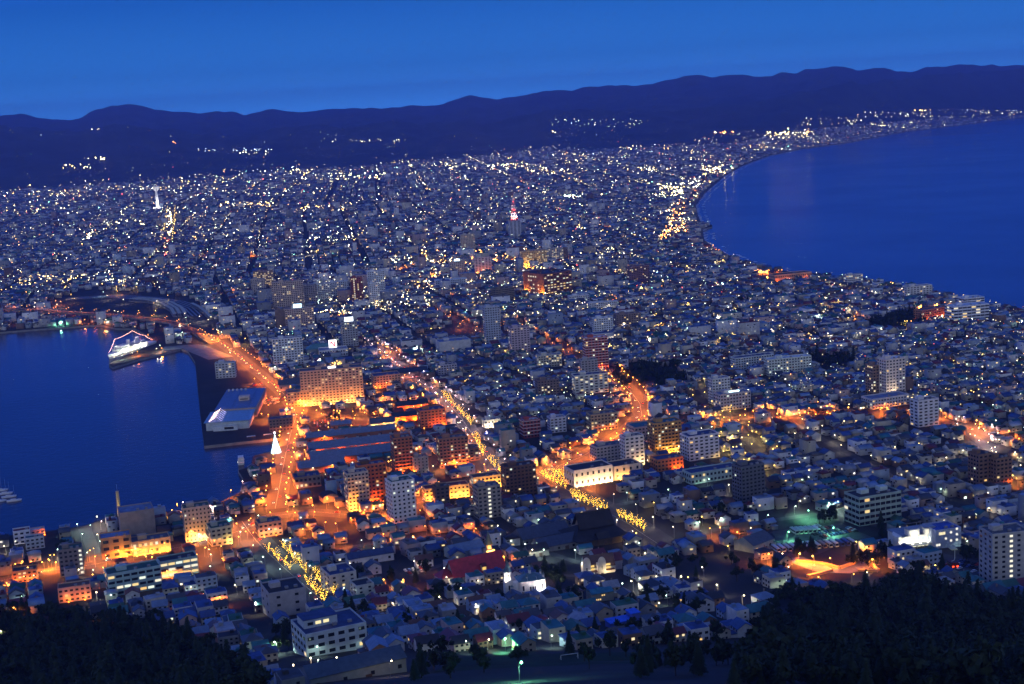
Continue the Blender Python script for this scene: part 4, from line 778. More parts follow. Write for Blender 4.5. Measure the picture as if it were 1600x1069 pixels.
# observation tower far away: star shaped deck on a slim white shaft
r = land('observation_tower', 'far observation tower', 'slim white observation tower with a wide head far across the city', 'tower', 247, 329, 0)
b = MB(); b.lathe([(9, 0), (7, 4), (5, 70), (5.5, 78)], 5); b.build('shaft', 'plaster', r, color=(.85, .85, .85))
b = MB(); b.lathe([(6, 76), (13, 84), (14, 92), (12.5, 95)], 5); b.build('deck', 'plaster', r, color=(.85, .85, .85))
b = MB(); b.lathe([(14.2, 86), (14.4, 90)], 5); b.build('deck_windows', 'lit_window', r, color=(1, .9, .8))
b = MB(); b.bar((0, 0, 95), (0, 0, 112), 1.0, .3); b.build('mast', 'steel', r)
b = MB(); b.box(0, 0, 0, 30, 26, 9); b.build('base_hall', 'plaster', r, color=(.4, .4, .4))
for a in range(5): b = MB(); b.octa(17*math.cos(a*1.257), 17*math.sin(a*1.257), 10, 1.2); b.build('floodlight', 'flood', r, color=(1, .95, .9)); spot_light(r, (20*math.cos(a*1.257), 20*math.sin(a*1.257), 18), (1, .95, .9), 60000, 1, (math.radians(128), 0, a*1.257+math.pi/2), 150)
# lattice radio tower on a pale exchange building
r, w, h = block('exchange building', 'pale exchange building carrying a red and white lattice tower', 806, 373, 18, 26, 22, 8, (.45, .47, .55), RG, lit=.02, cw=8, pent=0)
X, Y, Z = r.location; t = thing('lattice_tower', 'red and white lattice tower on the pale exchange building', 'tower', (X, Y, Z+h), 0)
hh = 58
for k in range(6):
    z0, z1 = hh*k/6, hh*(k+1)/6; r0, r1 = 8*(1-.14*k), 8*(1-.14*(k+1)); b = MB()
    P0 = [(s*r0, q*r0, z0) for s, q in ((-1, -1), (1, -1), (1, 1), (-1, 1))]; P1 = [(s*r1, q*r1, z1) for s, q in ((-1, -1), (1, -1), (1, 1), (-1, 1))]
    for i in range(4): j = (i+1) % 4; b.bar(P0[i], P1[i], .55, n=4); b.bar(P0[i], P1[j], .3, n=4); b.bar(P0[j], P1[i], .3, n=4); b.bar(P1[i], P1[j], .35, n=4)
    b.build('lattice_section', 'plain_paint', t, color=(.6, .04, .03) if k % 2 == 0 else (.75, .72, .72))
    if k % 2 == 0: b = MB(); b.octa(0, 0, z1, 1.3); b.build('warning_lamp', 'flood', t, color=(1, .03, .02))
for s_ in range(4): spot_light(t, (13*math.cos(s_*1.57), 13*math.sin(s_*1.57), 1), (1, .8, .75), 250000, .5, (math.radians(160), 0, s_*1.57+math.pi/2), 120)  # spots without fixtures, added to brighten the dim tower
b = MB(); b.bar((0, 0, hh), (0, 0, hh+14), .4, .15); b.build('antenna', 'plain_paint', t, color=(.6, .04, .03))
# chimney at the waterfront
r = land('chimney', 'harbour chimney', 'slim tapering chimney lit yellow from its foot at the waterfront', 'chimney', 187, 806, 0)
b = MB(); b.lathe([(1.9, -2), (1.5, 14), (1.3, 22)], 12); b.build('stack', 'plaster', r, color=(.5, .42, .25)); b = MB(); b.bar((0, 0, 22), (0, 0, 28), .16); b.build('lightning_rod', 'steel', r)
flood(r, 0, -3, 1, (1, .7, .2), .8)
# arched dark hall
r = land('hall', 'barrel roofed hall', 'small hall with a dark barrel roof left of the floodlit tower', 'hall', 514, 782, 24, 15, 12)
P = [(7*math.cos(a), 4+3.4*math.sin(a)) for a in np.linspace(0, math.pi, 10)]
b = MB(); k = len(P); b.add([(p, -7, q) for p, q in P]+[(p, 7, q) for p, q in P], [(i+1, i, k+i, k+i+1) for i in range(k-1)]); b.build('barrel_roof', 'roof_membrane', r, color=(.03, .03, .035))
b = MB(); b.add([(7, -6.4, -3), (-7, -6.4, -3)]+[(-p*.97, -6.4, q*.985) for p, q in P], [tuple(range(k+2))[::-1]]); b.box(0, .5, -3, 13.4, 13, 7); b.build('wall', 'plaster', r, color=(.5, .36, .28))
# round hall with green dome roof near the bay office
r = land('hall', 'green domed hall', 'wide hall with a pale green sloping roof near the bay road', 'hall', 502, 552, 8, 44, 30)
b = MB(); b.box(0, 0, -2, 40, 26, 10); b.build('wall', 'plaster', r, color=(.3, .34, .34)); b = MB(); b.hip(40, 26, 8, 6, ridge=10); b.build('roof', 'metal_roofing', r, color=(.10, .26, .24))
# harbour market hall with fan of lights on its roof
r = land('market_hall', 'blue roofed market hall', 'big harbour market hall with blue roofs and a lit mast of cables', 'market hall', 356, 672, 4, 52, 100)
b = MB(); b.box(0, 28, -2, 46, 54, 11); b.build('front_hall', 'plaster', r, color=(.5, .58, .68)); b = MB(); b.box(0, 28, 9, 50, 58, .5); b.build('front_roof', 'metal_roofing', r, color=(.22, .40, .60))
b = MB(); b.box(3, 116, -2, 46, 116, 13); b.build('rear_hall', 'plaster', r, color=(.4, .32, .3)); b = MB()
for k in range(5): b.box(-16+9.2*k, 116, 11, 9, 116, .3+.25*(k % 2))
b.build('rear_roof', 'metal_roofing', r, color=(.12, .18, .36))
b = MB(); b.box(8, 104, 11.4, 12, 10, 5); b.build('roof_house', 'plaster', r, color=(.6, .5, .45)); b = MB(); b.box(8, 98.9, 12.6, 9, .2, 1.4); b.build('louvre', 'plain_paint', r, color=(.15, .12, .1))
b = MB(); b.box(-2, -1.5, -1, 26, 5, 6); b.build('entrance', 'plaster', r, color=(.6, .66, .75)); b = MB(); b.box(2, -4.1, 1.5, 10, .2, 2.4); b.build('door', 'window_glass', r)
for k in range(9): b = MB(); b.box(-10+5*k, 59.4, 11.5, .3, .3, 1.5); b.build('vent_pipe', 'steel', r)
for k in range(5): b = MB(); b.lathe([(1.2, 0), (1.2, 2.6)], 8, -17+5*k, 165); o = b.build('cooling_unit', 'plaster', r, color=(.6, .6, .62)); o.location = (0, 0, 11)
for i in range(6):
    y0 = 4+8.6*i; b = MB(); b.bar((-12, y0, 9.5), (-12, y0, 15), .25); b.build('roof_mast', 'steel', r)
    for s in (-1, 1):
        b = MB()
        Q = [(-12+s*(8 if s < 0 else 6)*q/9, y0-1.6*q/9, 15-5.2*(q/9)**.8) for q in range(10)]
        for p_, q_ in zip(Q[:-1], Q[1:]): b.link(p_, q_, .06 if s > 0 else .12)
        b.build('light_cable', 'bulb', r, color=(1, .6, .5) if s < 0 else (.35, .3, .5))
# harbour christmas cone of white lights on a float
X, Y = at(432, 712, 0); r = thing('light_cone', 'tall glowing white cone shaped light tree floating by the quay', 'light tree', (X, Y, 0))
b = MB(); b.lathe([(7, -.6), (7, .8), (6.6, .9)], 20); b.build('float', 'concrete', r)
b = MB(); b.bar((0, 0, .8), (0, 0, 23), .5, .2); b.build('mast', 'steel', r)
b = MB()
for k in range(44):
    u = k/43
    for q in range(max(5, int(30*(1-u)+5))): a = 6.283*q/max(5, int(30*(1-u)+5))+k*.4; b.octa(5.4*(1-u)**1.15*math.cos(a), 5.4*(1-u)**1.15*math.sin(a), 1.2+21*u, .28)
b.build('light_chain', 'soft_bulb', r, color=(.6, .92, 1)); spot_light(r, (0, -7, 3), (.3, .8, 1), 6000, .5, (0, 0, 0), 170)
b = MB(); b.octa(0, 0, 23.6, 1.1); b.build('star', 'flood', r, color=(1, .8, .95))
MARK.append(('glowing cone', 432, 690))
# moored memorial ferry: white hull sides lit, blue superstructure, masts dressed with lights
X, Y = at(205, 560, 0); P0 = Vector(at(167, 562, 0)); P1 = Vector(at(243, 538, 0)); a = math.atan2(P1.y-P0.y, P1.x-P0.x); L = (P1-P0).length*.92
r = thing('memorial_ship', 'white lit old ferry dressed with light strings, moored at the quay', 'ship', (*((P0+P1)/2), 0), a)
def hull(L, B, z0, z1, bow=.22, flare=1.1):
    S = [(-.5, .75), (-.42, 1), (.5-bow, 1), (.5-bow*.4, .62), (.5, .02)]; P = [(u*L, -v*B/2) for u, v in S]+[(u*L, v*B/2) for u, v in S[::-1]]
    n = len(P); b = MB(); b.add([(x*.97, y*.9, z0) for x, y in P]+[(x*flare if x > 0 else x, y, z1) for x, y in P], [(i, (i+1) % n, n+(i+1) % n, n+i) for i in range(n)]+[tuple(range(n, 2*n))]); return b
flip = Matrix.Rotation(math.pi, 4, 'Z')
hb = hull(L, 17, -1, 6.5, flare=1.03).build('hull', 'plain_paint', r, color=(.75, .75, .8)); hb.rotation_euler = (0, 0, math.pi)
b = hull(L*.99, 17.3, 3.6, 4.4, flare=1.02); o = b.build('hull_stripe', 'plain_paint', r, color=(.04, .06, .3)); o.rotation_euler = (0, 0, math.pi)
b = MB(); b.box(-L*.02, 0, 6.5, L*.62, 14, 4.2); b.build('lower_superstructure', 'plaster', r, color=(.75, .72, .7))
b = MB(); b.box(-L*.2, 0, 10.7, L*.2, 12, 3.6); b.build('bridge', 'plaster', r, color=(.75, .74, .76)); b = MB(); b.box(L*.1, 0, 10.7, L*.3, 11, 2.6); b.build('upper_superstructure', 'plaster', r, color=(.5, .52, .58))
for k in range(14): win(r, -L*.3+k*L*.042, -7, 8.6, 1.6, 1.5, 0, (1, .8, .5))
for u in (-.06, .14): b = MB(); b.lathe([(3, 13), (2.6, 20)], 10, L*u, 0, sx=1.4); b.build('funnel', 'plain_paint', r, color=(.6, .6, .66) if u > 0 else (.7, .68, .7))
MST = [(-L*.34, 26), (L*.06, 31), (L*.33, 18)]
for x, hh in MST: b = MB(); b.bar((x, 0, 6), (x, 0, hh), .4, .2); b.bar((x, -4, hh*.7), (x, 4, hh*.7), .15); b.build('mast', 'steel', r)
pts = [(-L*.49, 9)]+MST+[(L*.48, 9)]
for (xa, za), (xb, zb) in zip(pts[:-1], pts[1:]):
    b = MB()
    Q = [(xa+(xb-xa)*q/14, 0, za+(zb-za)*q/14-1.5*math.sin(math.pi*q/14)) for q in range(15)]
    for p_, q_ in zip(Q[:-1], Q[1:]): b.link(p_, q_, .13)
    b.build('light_chain', 'bulb', r, color=(1, .45, .35))
for x in np.linspace(-L*.44, L*.2, 9): flood(r, x, -9.6, 4.6, (1, .95, .7) if x > -L*.2 else (.9, 1, .7), .6)
for x, hh in MST[:2]: flood(r, x, -1.2, 15, (1, .95, .85), .6)
MARK.append(('lit ferry', 205, 540))
for k, (px, py) in enumerate(((178, 566), (190, 563), (206, 559), (214, 557), (244, 552), (252, 551))):
    x, y = at(px, py); LP.append((x, y+5, 3, [WW, WG, WW, OR, WW, OR][k], .8, 'ferry quay', 6))
# boats
def yacht(px, py, rz, k):
    x, y = at(px, py, 0); r = thing('sailing_yacht', ['white sailing yacht with bare mast, nearest to the open water', 'white yacht moored second from the outer mooring', 'white yacht moored in the middle of the raft', 'white yacht partly cut by the picture edge', 'small white yacht tucked behind the others'][k], 'yacht', (x, y, 0), rz, 'yachts moored side by side in the harbour')
    hull(13, 3.8, -.3, 1.3, flare=1.08).build('hull', 'plain_paint', r, color=(.72, .73, .78)); b = MB(); b.box(-.6, 0, 1.3, 4.6, 2.2, .8); b.build('cabin', 'plain_paint', r, color=(.7, .7, .74))
    b = MB(); b.bar((.8, 0, 1.3), (.8, 0, 15), .12, .07); b.build('mast', 'steel', r); b = MB(); b.bar((.7, 0, 2.6), (-4.6, 0, 2.7), .16); b.build('boom', 'plain_paint', r, color=(.1, .15, .35))
for k, (px, py) in enumerate(((22, 783), (14, 777), (8, 772), (1, 767), (-2, 784))): yacht(px, py, .32, k)
x, y = at(382, 724, 0); r = thing('excursion_boat', 'small white two deck excursion boat at the end of the quay', 'boat', (x-4, y+4, 0), 1.75)
hull(22, 6.4, -.4, 2.2).build('hull', 'plain_paint', r, color=(.75, .74, .7)); b = MB(); b.box(-2, 0, 2.2, 13, 5.4, 2.4); b.build('lower_cabin', 'plaster', r, color=(.75, .74, .68)); b = MB(); b.box(-2.5, 0, 4.6, 9, 4.8, 2.1); b.build('upper_cabin', 'plaster', r, color=(.75, .74, .68)); b = MB(); b.box(-3, 0, 6.7, 10, 5.2, .2); b.build('roof', 'plain_paint', r, color=(.7, .7, .7))
for s in (-1, 1): b = MB(); b.box(-2, s*2.75, 3, 11, .1, 1); b.build('window', 'window_glass', r)
flood(r, -14, 3, 4, (1, .95, .6), .5)
for k, (px, py) in enumerate(((398, 683), (424, 680), (444, 674))):
    x, y = at(px, py, 0); r = thing('motor_boat', ['pale motor boat beside the market hall quay', 'motor boat moored left of the glowing cone', 'motor boat behind the glowing cone'][k], 'boat', (x, y-9, 0), .25, 'motor boats along the inner quay')
    hull(24, 5, -.3, 1.6).build('hull', 'plain_paint', r, color=(.7, .72, .74)); b = MB(); b.box(-2, 0, 1.6, 9, 3.4, 2); b.build('cabin', 'plaster', r, color=(.55, .6, .66)); b = MB(); b.box(-2, -1.75, 2.3, 7, .1, .9); b.build('window', 'window_glass', r)
# railway: platforms with curved pale roofs
for k, off_ in enumerate((0, 9, 18, 30)):
    P = [(215, 469), (245, 471), (268, 476), (284, 485), (290, 494)] if k < 3 else [(300, 478), (312, 484), (322, 492), (330, 500)]
    pts = offset([at(*p) for p in P], -off_ if k < 3 else 0); o = pts[2]; r = thing('station_platform', ['outermost curved station platform with pale roof', 'second curved station platform roof', 'third curved station platform roof beside the tracks', 'short station platform nearest the town'][k], 'platform', (o[0], o[1], 3), 0, 'curved railway platforms')
    Q = [(p[0]-o[0], p[1]-o[1]) for p in pts]; ribbon([(p[0], p[1], 1.1) for p in Q], 7, 1.1).build('platform', 'concrete', r); ribbon([(p[0], p[1], 5.6) for p in Q], 6, .25).build('platform_roof', 'plain_paint', r, color=(.5, .46, .3))
    for q in Q: b = MB(); b.box(q[0], q[1], 1, .4, .4, 4.4); b.build('column', 'steel', r)
    for q in Q[1:4]: b = MB(); b.box(q[0], q[1], 4.9, 2.4, .4, .25); b.build('lamp_tube', 'flood', r, color=(1, .8, .35))
for k in range(6):
    pts = offset([at(*p) for p in [(100, 470), (160, 466), (215, 470), (250, 476), (272, 484), (284, 496)]], 12+7*k); strip('railway_track', pts, 3, 'steel', 'railway track in the yard, %s from the platforms' % ['first', 'second', 'third', 'fourth', 'fifth', 'sixth'][k], off=.1+.01*k)
# ------------------------------------------------------------------ where houses may stand
PX = lambda L: np.array([at(*p) for p in L])
WOODS = [PX([(-60,962),(50,956),(130,966),(190,972),(250,975),(290,1000),(330,1022),(380,1050),(395,1075),(420,1110),(-60,1110)]),
         PX([(1165,1020),(1190,975),(1215,930),(1250,928),(1290,932),(1390,918),(1412,892),(1440,902),(1475,926),(1530,942),(1660,950),(1660,1110),(1120,1110),(1155,1060)]),
         PX([(1340,512),(1370,498),(1440,488),(1462,498),(1440,510),(1380,516)]), PX([(955,585),(990,570),(1060,575),(1075,598),(1010,608),(970,604)]), PX([(1220,568),(1290,556),(1345,565),(1300,576)])]
OPEN = [PX([(620,1018),(760,1022),(900,1020),(1165,1000),(1180,1008),(1100,1100),(610,1100)]), PX([(1030,880),(1080,865),(1165,870),(1190,900),(1185,950),(1170,975),(1060,905)]), PX([(1185,872),(1215,826),(1250,800),(1335,802),(1385,835),(1350,864)]),
        PX([(1442,866),(1490,862),(1570,880),(1545,912),(1470,896)]), PX([(1232,872),(1320,868),(1392,862),(1395,904),(1250,910)]), PX([(70,474),(130,452),(215,456),(300,466),(345,505),(330,530),(300,512),(200,498),(80,490)]),
        PX([(236,540),(285,543),(312,530),(345,545),(385,578),(405,600),(440,640),(440,690),(395,690),(318,698),(312,575)]), PX([(168,572),(236,527),(290,545),(180,578)]),
        PX([(476,648),(560,642),(566,668),(482,682)]), PX([(560,905),(640,880),(690,890),(680,905),(600,922)]), PX([(845,885),(905,872),(915,905),(900,935),(840,940)]), PX([(430,985),(480,960),(470,1069),(425,1069)])]
FOOTA = np.array(FOOT)
def free(X, Y, mg=5.0, roads=True):
    ok = poly_in(LAND, X, Y); ok &= line_dist([*LAND, LAND[0]], X, Y) > mg+3
    for P in WOODS+OPEN: ok &= ~poly_in(P, X, Y)
    if roads:
        for Q, w, *_ in RD.values():
            n_ = ok & (np.abs(X-Q[:, 0].mean()) < np.ptp(Q[:, 0])/2+60) & (np.abs(Y-Q[:, 1].mean()) < np.ptp(Q[:, 1])/2+60)
            if n_.any(): k = np.where(n_)[0]; ok[k] &= line_dist(Q[::4] if len(Q) > 8 else Q, X[k], Y[k]) > (w[0] if isinstance(w, tuple) else w)/2+mg
    ok &= line_dist(EXP, X, Y) > 16
    for fx, fy, hw, hd, a in FOOTA:
        n_ = np.where(ok & (np.abs(X-fx) < 90) & (np.abs(Y-fy) < 90))[0]
        if len(n_):
            c, s = math.cos(a), math.sin(a); u = (X[n_]-fx)*c+(Y[n_]-fy)*s; v = -(X[n_]-fx)*s+(Y[n_]-fy)*c
            ok[n_] &= ~((np.abs(u) < hw+mg-1) & (np.abs(v) < hd+mg-1))
    return ok
def lattice(ang, su, sv, iu, jv, dmin, dmax, amax=.40):
    c, s = math.cos(ang), math.sin(ang); n = int(dmax*1.1/min(su, sv))
    I, J = np.meshgrid(np.arange(-n, n+1), np.arange(-n, n+1)); I = I.ravel(); J = J.ravel()
    X = c*I*su-s*J*sv; Y = s*I*su+c*J*sv; d = np.hypot(X, Y); a = np.arctan2(X, Y)
    k = (d > dmin) & (d <= dmax) & (np.abs(a) < amax); st = (I % iu == 0) | (J % jv == 0)
    return X[k], Y[k], st[k]
# house kinds in metres: template pieces shared by single houses and the merged far city
def house_parts(kind):
    w, d, h, rise = {'gable': (8.5, 9, 5.6, 2.6), 'wide gable': (11, 8, 5.4, 2.4), 'hip': (9.5, 9, 5.6, 2.3), 'flat': (9, 9, 6.6, 0), 'flats': (13, 9, 9.2, 0), 'winged': (8.5, 8, 5.6, 2.4)}[kind]
    wl, rf = MB(), MB()
    if kind in ('flat', 'flats'):
        wl.box(0, 0, -3, w, d, h+3); rf.box(0, 0, h, w-.6, d-.6, .15); rf.box(w*.2, d*.15, h+.1, 2.4, 2.2, 1.6)
    elif kind == 'hip': wl.box(0, 0, -3, w, d, h+3, top=False); rf.hip(w, d, h, rise)
    else:
        wl.box(0, 0, -3, w, d, h+3, top=False); wl.gable_wall(w, d, h, 0, rise); rf.gable(w, d, h, rise)
        if kind == 'winged': wl.box(w*.15, -d*.5-1.7, -3, 4.6, 3.4, 6.2); rf.box(w*.15, -d*.5-1.8, 3.2, 5.2, 4.0, .3)
    nf = 3 if kind == 'flats' else 2; wins = []; m = 4 if kind == 'flats' else 3
    for f in range(nf):
        for k in range(m):
            if not (kind == 'winged' and f == 0 and k > 0): wins.append((-w/2+(k+.5)*w/m, -d/2, 1.6+2.7*f, 1.5, 1.2, 0))
        wins.append((-w/2, -d*.2, 1.7+2.7*f, 1.3, 1.1, 1)); wins.append((w/2, d*.15, 1.7+2.7*f, 1.3, 1.1, 2))
    return w, d, h, rise, wl, rf, wins
KINDS_ = ['gable', 'wide gable', 'hip', 'flat', 'flats', 'winged']; HP = {}
for kd in KINDS_:
    p = house_parts(kd); HP[kd] = (*p[:4], p[4].mesh('house_wall', 'plaster'), p[5].mesh('house_roof', 'metal_roofing' if kd not in ('flat', 'flats') else 'roof_membrane'), p[6], p[4], p[5])
DOOR = MB().box(0, 0, 0, 1.1, .16, 2.1).mesh('door', 'plain_paint'); CHIM = MB().box(0, 0, 0, .7, .7, 2.4).mesh('chimney', 'plaster')
WALLS = [('white', (.66,.66,.68)), ('cream', (.55,.5,.4)), ('pale grey', (.42,.43,.46)), ('beige', (.4,.34,.27)), ('pale blue', (.38,.46,.56)), ('brown', (.2,.13,.1)), ('pink', (.5,.36,.34)), ('grey', (.24,.25,.27))]
ROOFS = [('blue', (.04,.08,.24)), ('teal', (.03,.15,.18)), ('maroon', (.14,.025,.03)), ('dark grey', (.07,.075,.09)), ('rust brown', (.13,.06,.035)), ('pale blue', (.16,.24,.38)), ('black', (.028,.028,.032)), ('green', (.03,.11,.07)), ('light grey', (.28,.3,.34))]
WPR = [.34, .12, .15, .09, .1, .06, .05, .09]; RPR = [.22, .12, .08, .2, .06, .14, .07, .04, .07]
# near and middle town
X, Y, S = lattice(math.radians(19), 12.6, 13.4, 9, 4, 560, 1900, .44)
ok = ~S & free(X, Y, 4.5) & (rng.random(len(X)) > .07)
_hx, _hy = proj(X, Y, ground(X, Y)+7); _d = np.hypot(X, Y)
for x0, y0, x1, y1, dd in SEE: ok &= ~((_hx > x0-8) & (_hx < x1+8) & (_hy > y0) & (_hy < y1) & (_d < dd-6))
_lp = np.array([(l[0], l[1]) for l in LP if l[5] in (None, 'S')])
_ok = np.where(ok)[0]; ok[_ok[(np.hypot(X[_ok, None]-_lp[None, :, 0], Y[_ok, None]-_lp[None, :, 1]) < 6.2).any(1)]] = False
HX, HY = X[ok]+rng.normal(0, .7, ok.sum()), Y[ok]+rng.normal(0, .7, ok.sum()); HD = np.hypot(HX, HY)
nX, nY = X[S], Y[S]; N = len(HX)
HK = rng.choice(len(KINDS_), N, p=[.28, .16, .17, .19, .09, .11]); HW = rng.choice(len(WALLS), N, p=WPR); HR = rng.choice(len(ROOFS), N, p=RPR)
HS = rng.uniform(.86, 1.16, N); HA = math.radians(19)+rng.normal(0, .05, N)+rng.choice([0, 0, 0, math.pi/2, -math.pi/2], N)
HZ = ground(HX, HY); px, py = proj(HX, HY, HZ+4)
inside = (px > -5) & (px < 1605) & (py > 0) & (py < 1075)
order = np.argsort(np.where(inside, HD, 1e9)); NEAR = order[:298]; REST = np.array([i for i in order[298:] if HD[i] < 1e9])
ORD = ['closest', 'second', 'third', 'fourth', 'fifth', 'sixth', 'seventh', 'eighth', 'ninth', 'tenth', 'eleventh', 'twelfth', 'thirteenth', 'fourteenth', 'fifteenth', 'sixteenth', 'seventeenth', 'eighteenth', 'nineteenth', 'twentieth']
def ordw(k): return ORD[k] if k < len(ORD) else ['twenty', 'thirty', 'forty', 'fifty', 'sixty'][min((k+1)//10-2, 4)]+'-'+['zeroth', 'first', 'second', 'third', 'fourth', 'fifth', 'sixth', 'seventh', 'eighth', 'ninth'][(k+1) % 10]
mk = np.array([(m[1], m[2]) for m in MARK]); near_mark = {}
for i in NEAR:
    dd = np.hypot(mk[:, 0]-px[i], (mk[:, 1]-py[i])*1.3); j = int(np.argmin(dd)); dx, dy = px[i]-mk[j, 0], py[i]-mk[j, 1]
    w_ = ('to the right of' if dx > 0 else 'to the left of') if abs(dx) > abs(dy)*1.1 else ('in front of' if dy > 0 else 'behind')
    near_mark.setdefault((j, w_, HR[i], KINDS_[HK[i]]), []).append((dd[j], i))
LBL_ = {}
for (j, w_, rr, kd), L in near_mark.items():
    for k, (_, i) in enumerate(sorted(L)):
        sh = {'gable': 'gable roofed house', 'wide gable': 'wide gabled house', 'hip': 'hip roofed house', 'flat': 'flat roofed house', 'flats': 'three storey flats', 'winged': 'house with front wing'}[kd]
        LBL_[i] = f"{WALLS[HW[i]][0]} {ROOFS[rr][0]}-roofed {sh.replace('roofed ', '') if 'roofed' in sh else sh}, {ordw(k)} {w_} {MARK[j][0]}"
        s_ = LBL_[i]
        s_ = LBL_[i] = s_.replace('house with front wing', 'winged house') if len(s_.split()) > 16 else s_
        if len(s_.split()) > 16: LBL_[i] = s_ = ' '.join(s_.replace('three storey ', '').replace(' roofed', '').split())
        if len(s_.split()) > 16: LBL_[i] = s_.replace(WALLS[HW[i]][0]+' ', '', 1)
for i in NEAR:
    kd = KINDS_[HK[i]]; w, d, h, rise, wm, rm, wins, *_ = HP[kd]
    o = thing('flats' if kd == 'flats' else 'house', LBL_[i], 'house', (HX[i], HY[i], HZ[i]), HA[i], 'houses on the slope below the hill', (HS[i],)*3)
    put('wall', wm, o, color=WALLS[HW[i]][1]); put('roof', rm, o, color=ROOFS[HR[i]][1])
    lit = random.random() < .32; a = HA[i]
    for q in wins:
        nx, ny = ((math.sin(a), -math.cos(a)), (-math.cos(a), -math.sin(a)), (math.cos(a), math.sin(a)))[q[5]]
        if nx*HX[i]+ny*HY[i] < 0: win(o, *q, lit=random.choice(WARM) if lit and random.random() < .3 else None)
    put('door', DOOR, o, loc=(w*.28, -d/2 if kd != 'winged' else -d/2-3.4, 0), color=(.09, .06, .05))
    if rise and random.random() < .5: put('chimney', CHIM, o, loc=(w*.2, d*.2, h+rise*.3), color=(.25, .2, .18))
# the rest of the town in one merged mesh
def tmpl(mb): return np.array(mb.v), mb.f
def inst(V, loc, ang, scl):
    P = V[None]*scl[:, None, :]; c, s = np.cos(ang)[:, None], np.sin(ang)[:, None]
    return np.stack([P[..., 0]*c-P[..., 1]*s+loc[:, None, 0], P[..., 0]*s+P[..., 1]*c+loc[:, None, 1], P[..., 2]+loc[:, None, 2]], -1)
WCOL = np.array([c for _, c in WALLS]); RCOL = np.array([c for _, c in ROOFS]); LITC = np.array([(1, .72, .32), (1, .85, .55), (.9, 1, .85), (1, .95, .8), (1, .5, .15)])
def blocks_for(kd, loc, ang, scl, wc, rc):
    *_, wl, rf = HP[kd]; out = []
    for mb, mi, cc in ((wl, 0, wc), (rf, 1, rc)):
        V, Fs = tmpl(mb); out.append((inst(V, loc, ang, scl), Fs, [mi]*len(Fs), np.repeat(cc[:, None], len(Fs), 1)))
    return out
WQ = np.array([(-.5, -.06, -.5), (.5, -.06, -.5), (.5, -.06, .5), (-.5, -.06, .5)])
def win_blocks(loc, ang, hw, hd, h, p_lit, per, dark=True):
    """front and side window quads for boxes with half sizes hw, hd"""
    out = []; n = len(loc); c, s = np.cos(ang), np.sin(ang); cd = np.hypot(loc[:, 0], loc[:, 1])
    P = []; A = []; SZ = []; K = []
    for k in range(per):
        side = np.where(rng.random(n) < .68, 0, 1); u = rng.uniform(-.8, .8, n); fl = np.floor(rng.random(n)*np.maximum(h/3, 1)); z = 1.7+fl*3.0
        left = np.where(c*loc[:, 0]+s*loc[:, 1] > 0, -1, 1)   # which side wall faces the hill
        fwd = np.where(-s*loc[:, 0]+c*loc[:, 1] > 0, -1, 1)
        lx = np.where(side == 0, u*hw, left*(hw+.0)); ly = np.where(side == 0, fwd*hd, u*hd)
        a2 = ang+np.where(side == 0, np.where(fwd < 0, 0, math.pi), np.where(left < 0, -math.pi/2, math.pi/2))
        P.append(np.stack([loc[:, 0]+lx*c-ly*s, loc[:, 1]+lx*s+ly*c, loc[:, 2]+np.minimum(z, h-.9)], -1)); A.append(a2); SZ.append(np.stack([rng.uniform(1.2, 2.4, n), np.ones(n), rng.uniform(1, 1.5, n)], -1)); K.append(rng.random(n) < p_lit)
    P, A, SZ, K = map(np.concatenate, (P, A, SZ, K))
    for lit in ((True, False) if dark else (True,)):
        m = K == lit
        if lit: C = LITC[rng.choice(5, m.sum(), p=[.4, .25, .15, .15, .05])]*rng.lognormal(-.2, .6, m.sum())[:, None]
        else: C = np.full((m.sum(), 3), .02)
        out.append((inst(WQ, P[m], A[m], SZ[m]), [(0, 1, 2, 3)], [2 if lit else 3], C[:, None]))
    return out
BL = []
for k, kd in enumerate(KINDS_):
    I = REST[HK[REST] == k]; loc = np.stack([HX[I], HY[I], HZ[I]], -1); sc3 = np.repeat(HS[I][:, None], 3, 1)
    mid = rng.random(len(I)) < (.07 if kd in ('flat', 'flats') else 0); mid &= line_dist(COAST_E, HX[I], HY[I]) > 220; sc3[mid, 2] *= rng.uniform(1.3, 2.2, mid.sum())
    BL += blocks_for(kd, loc, HA[I], sc3, WCOL[HW[I]]*rng.uniform(.7, 1.1, (len(I), 1)), RCOL[HR[I]]*rng.uniform(.7, 1.3, (len(I), 1)))
    w, d, h = HP[kd][:3]; BL += win_blocks(loc, HA[I], sc3[:, 0]*w/2, sc3[:, 1]*d/2, sc3[:, 2]*h, .15, 4)
MATS = ['city_wall', 'city_roof', 'city_lit', 'window_glass']
tag(bigmesh('houses', BL, MATS), 'close packed small houses filling the middle of the town', kind='stuff')
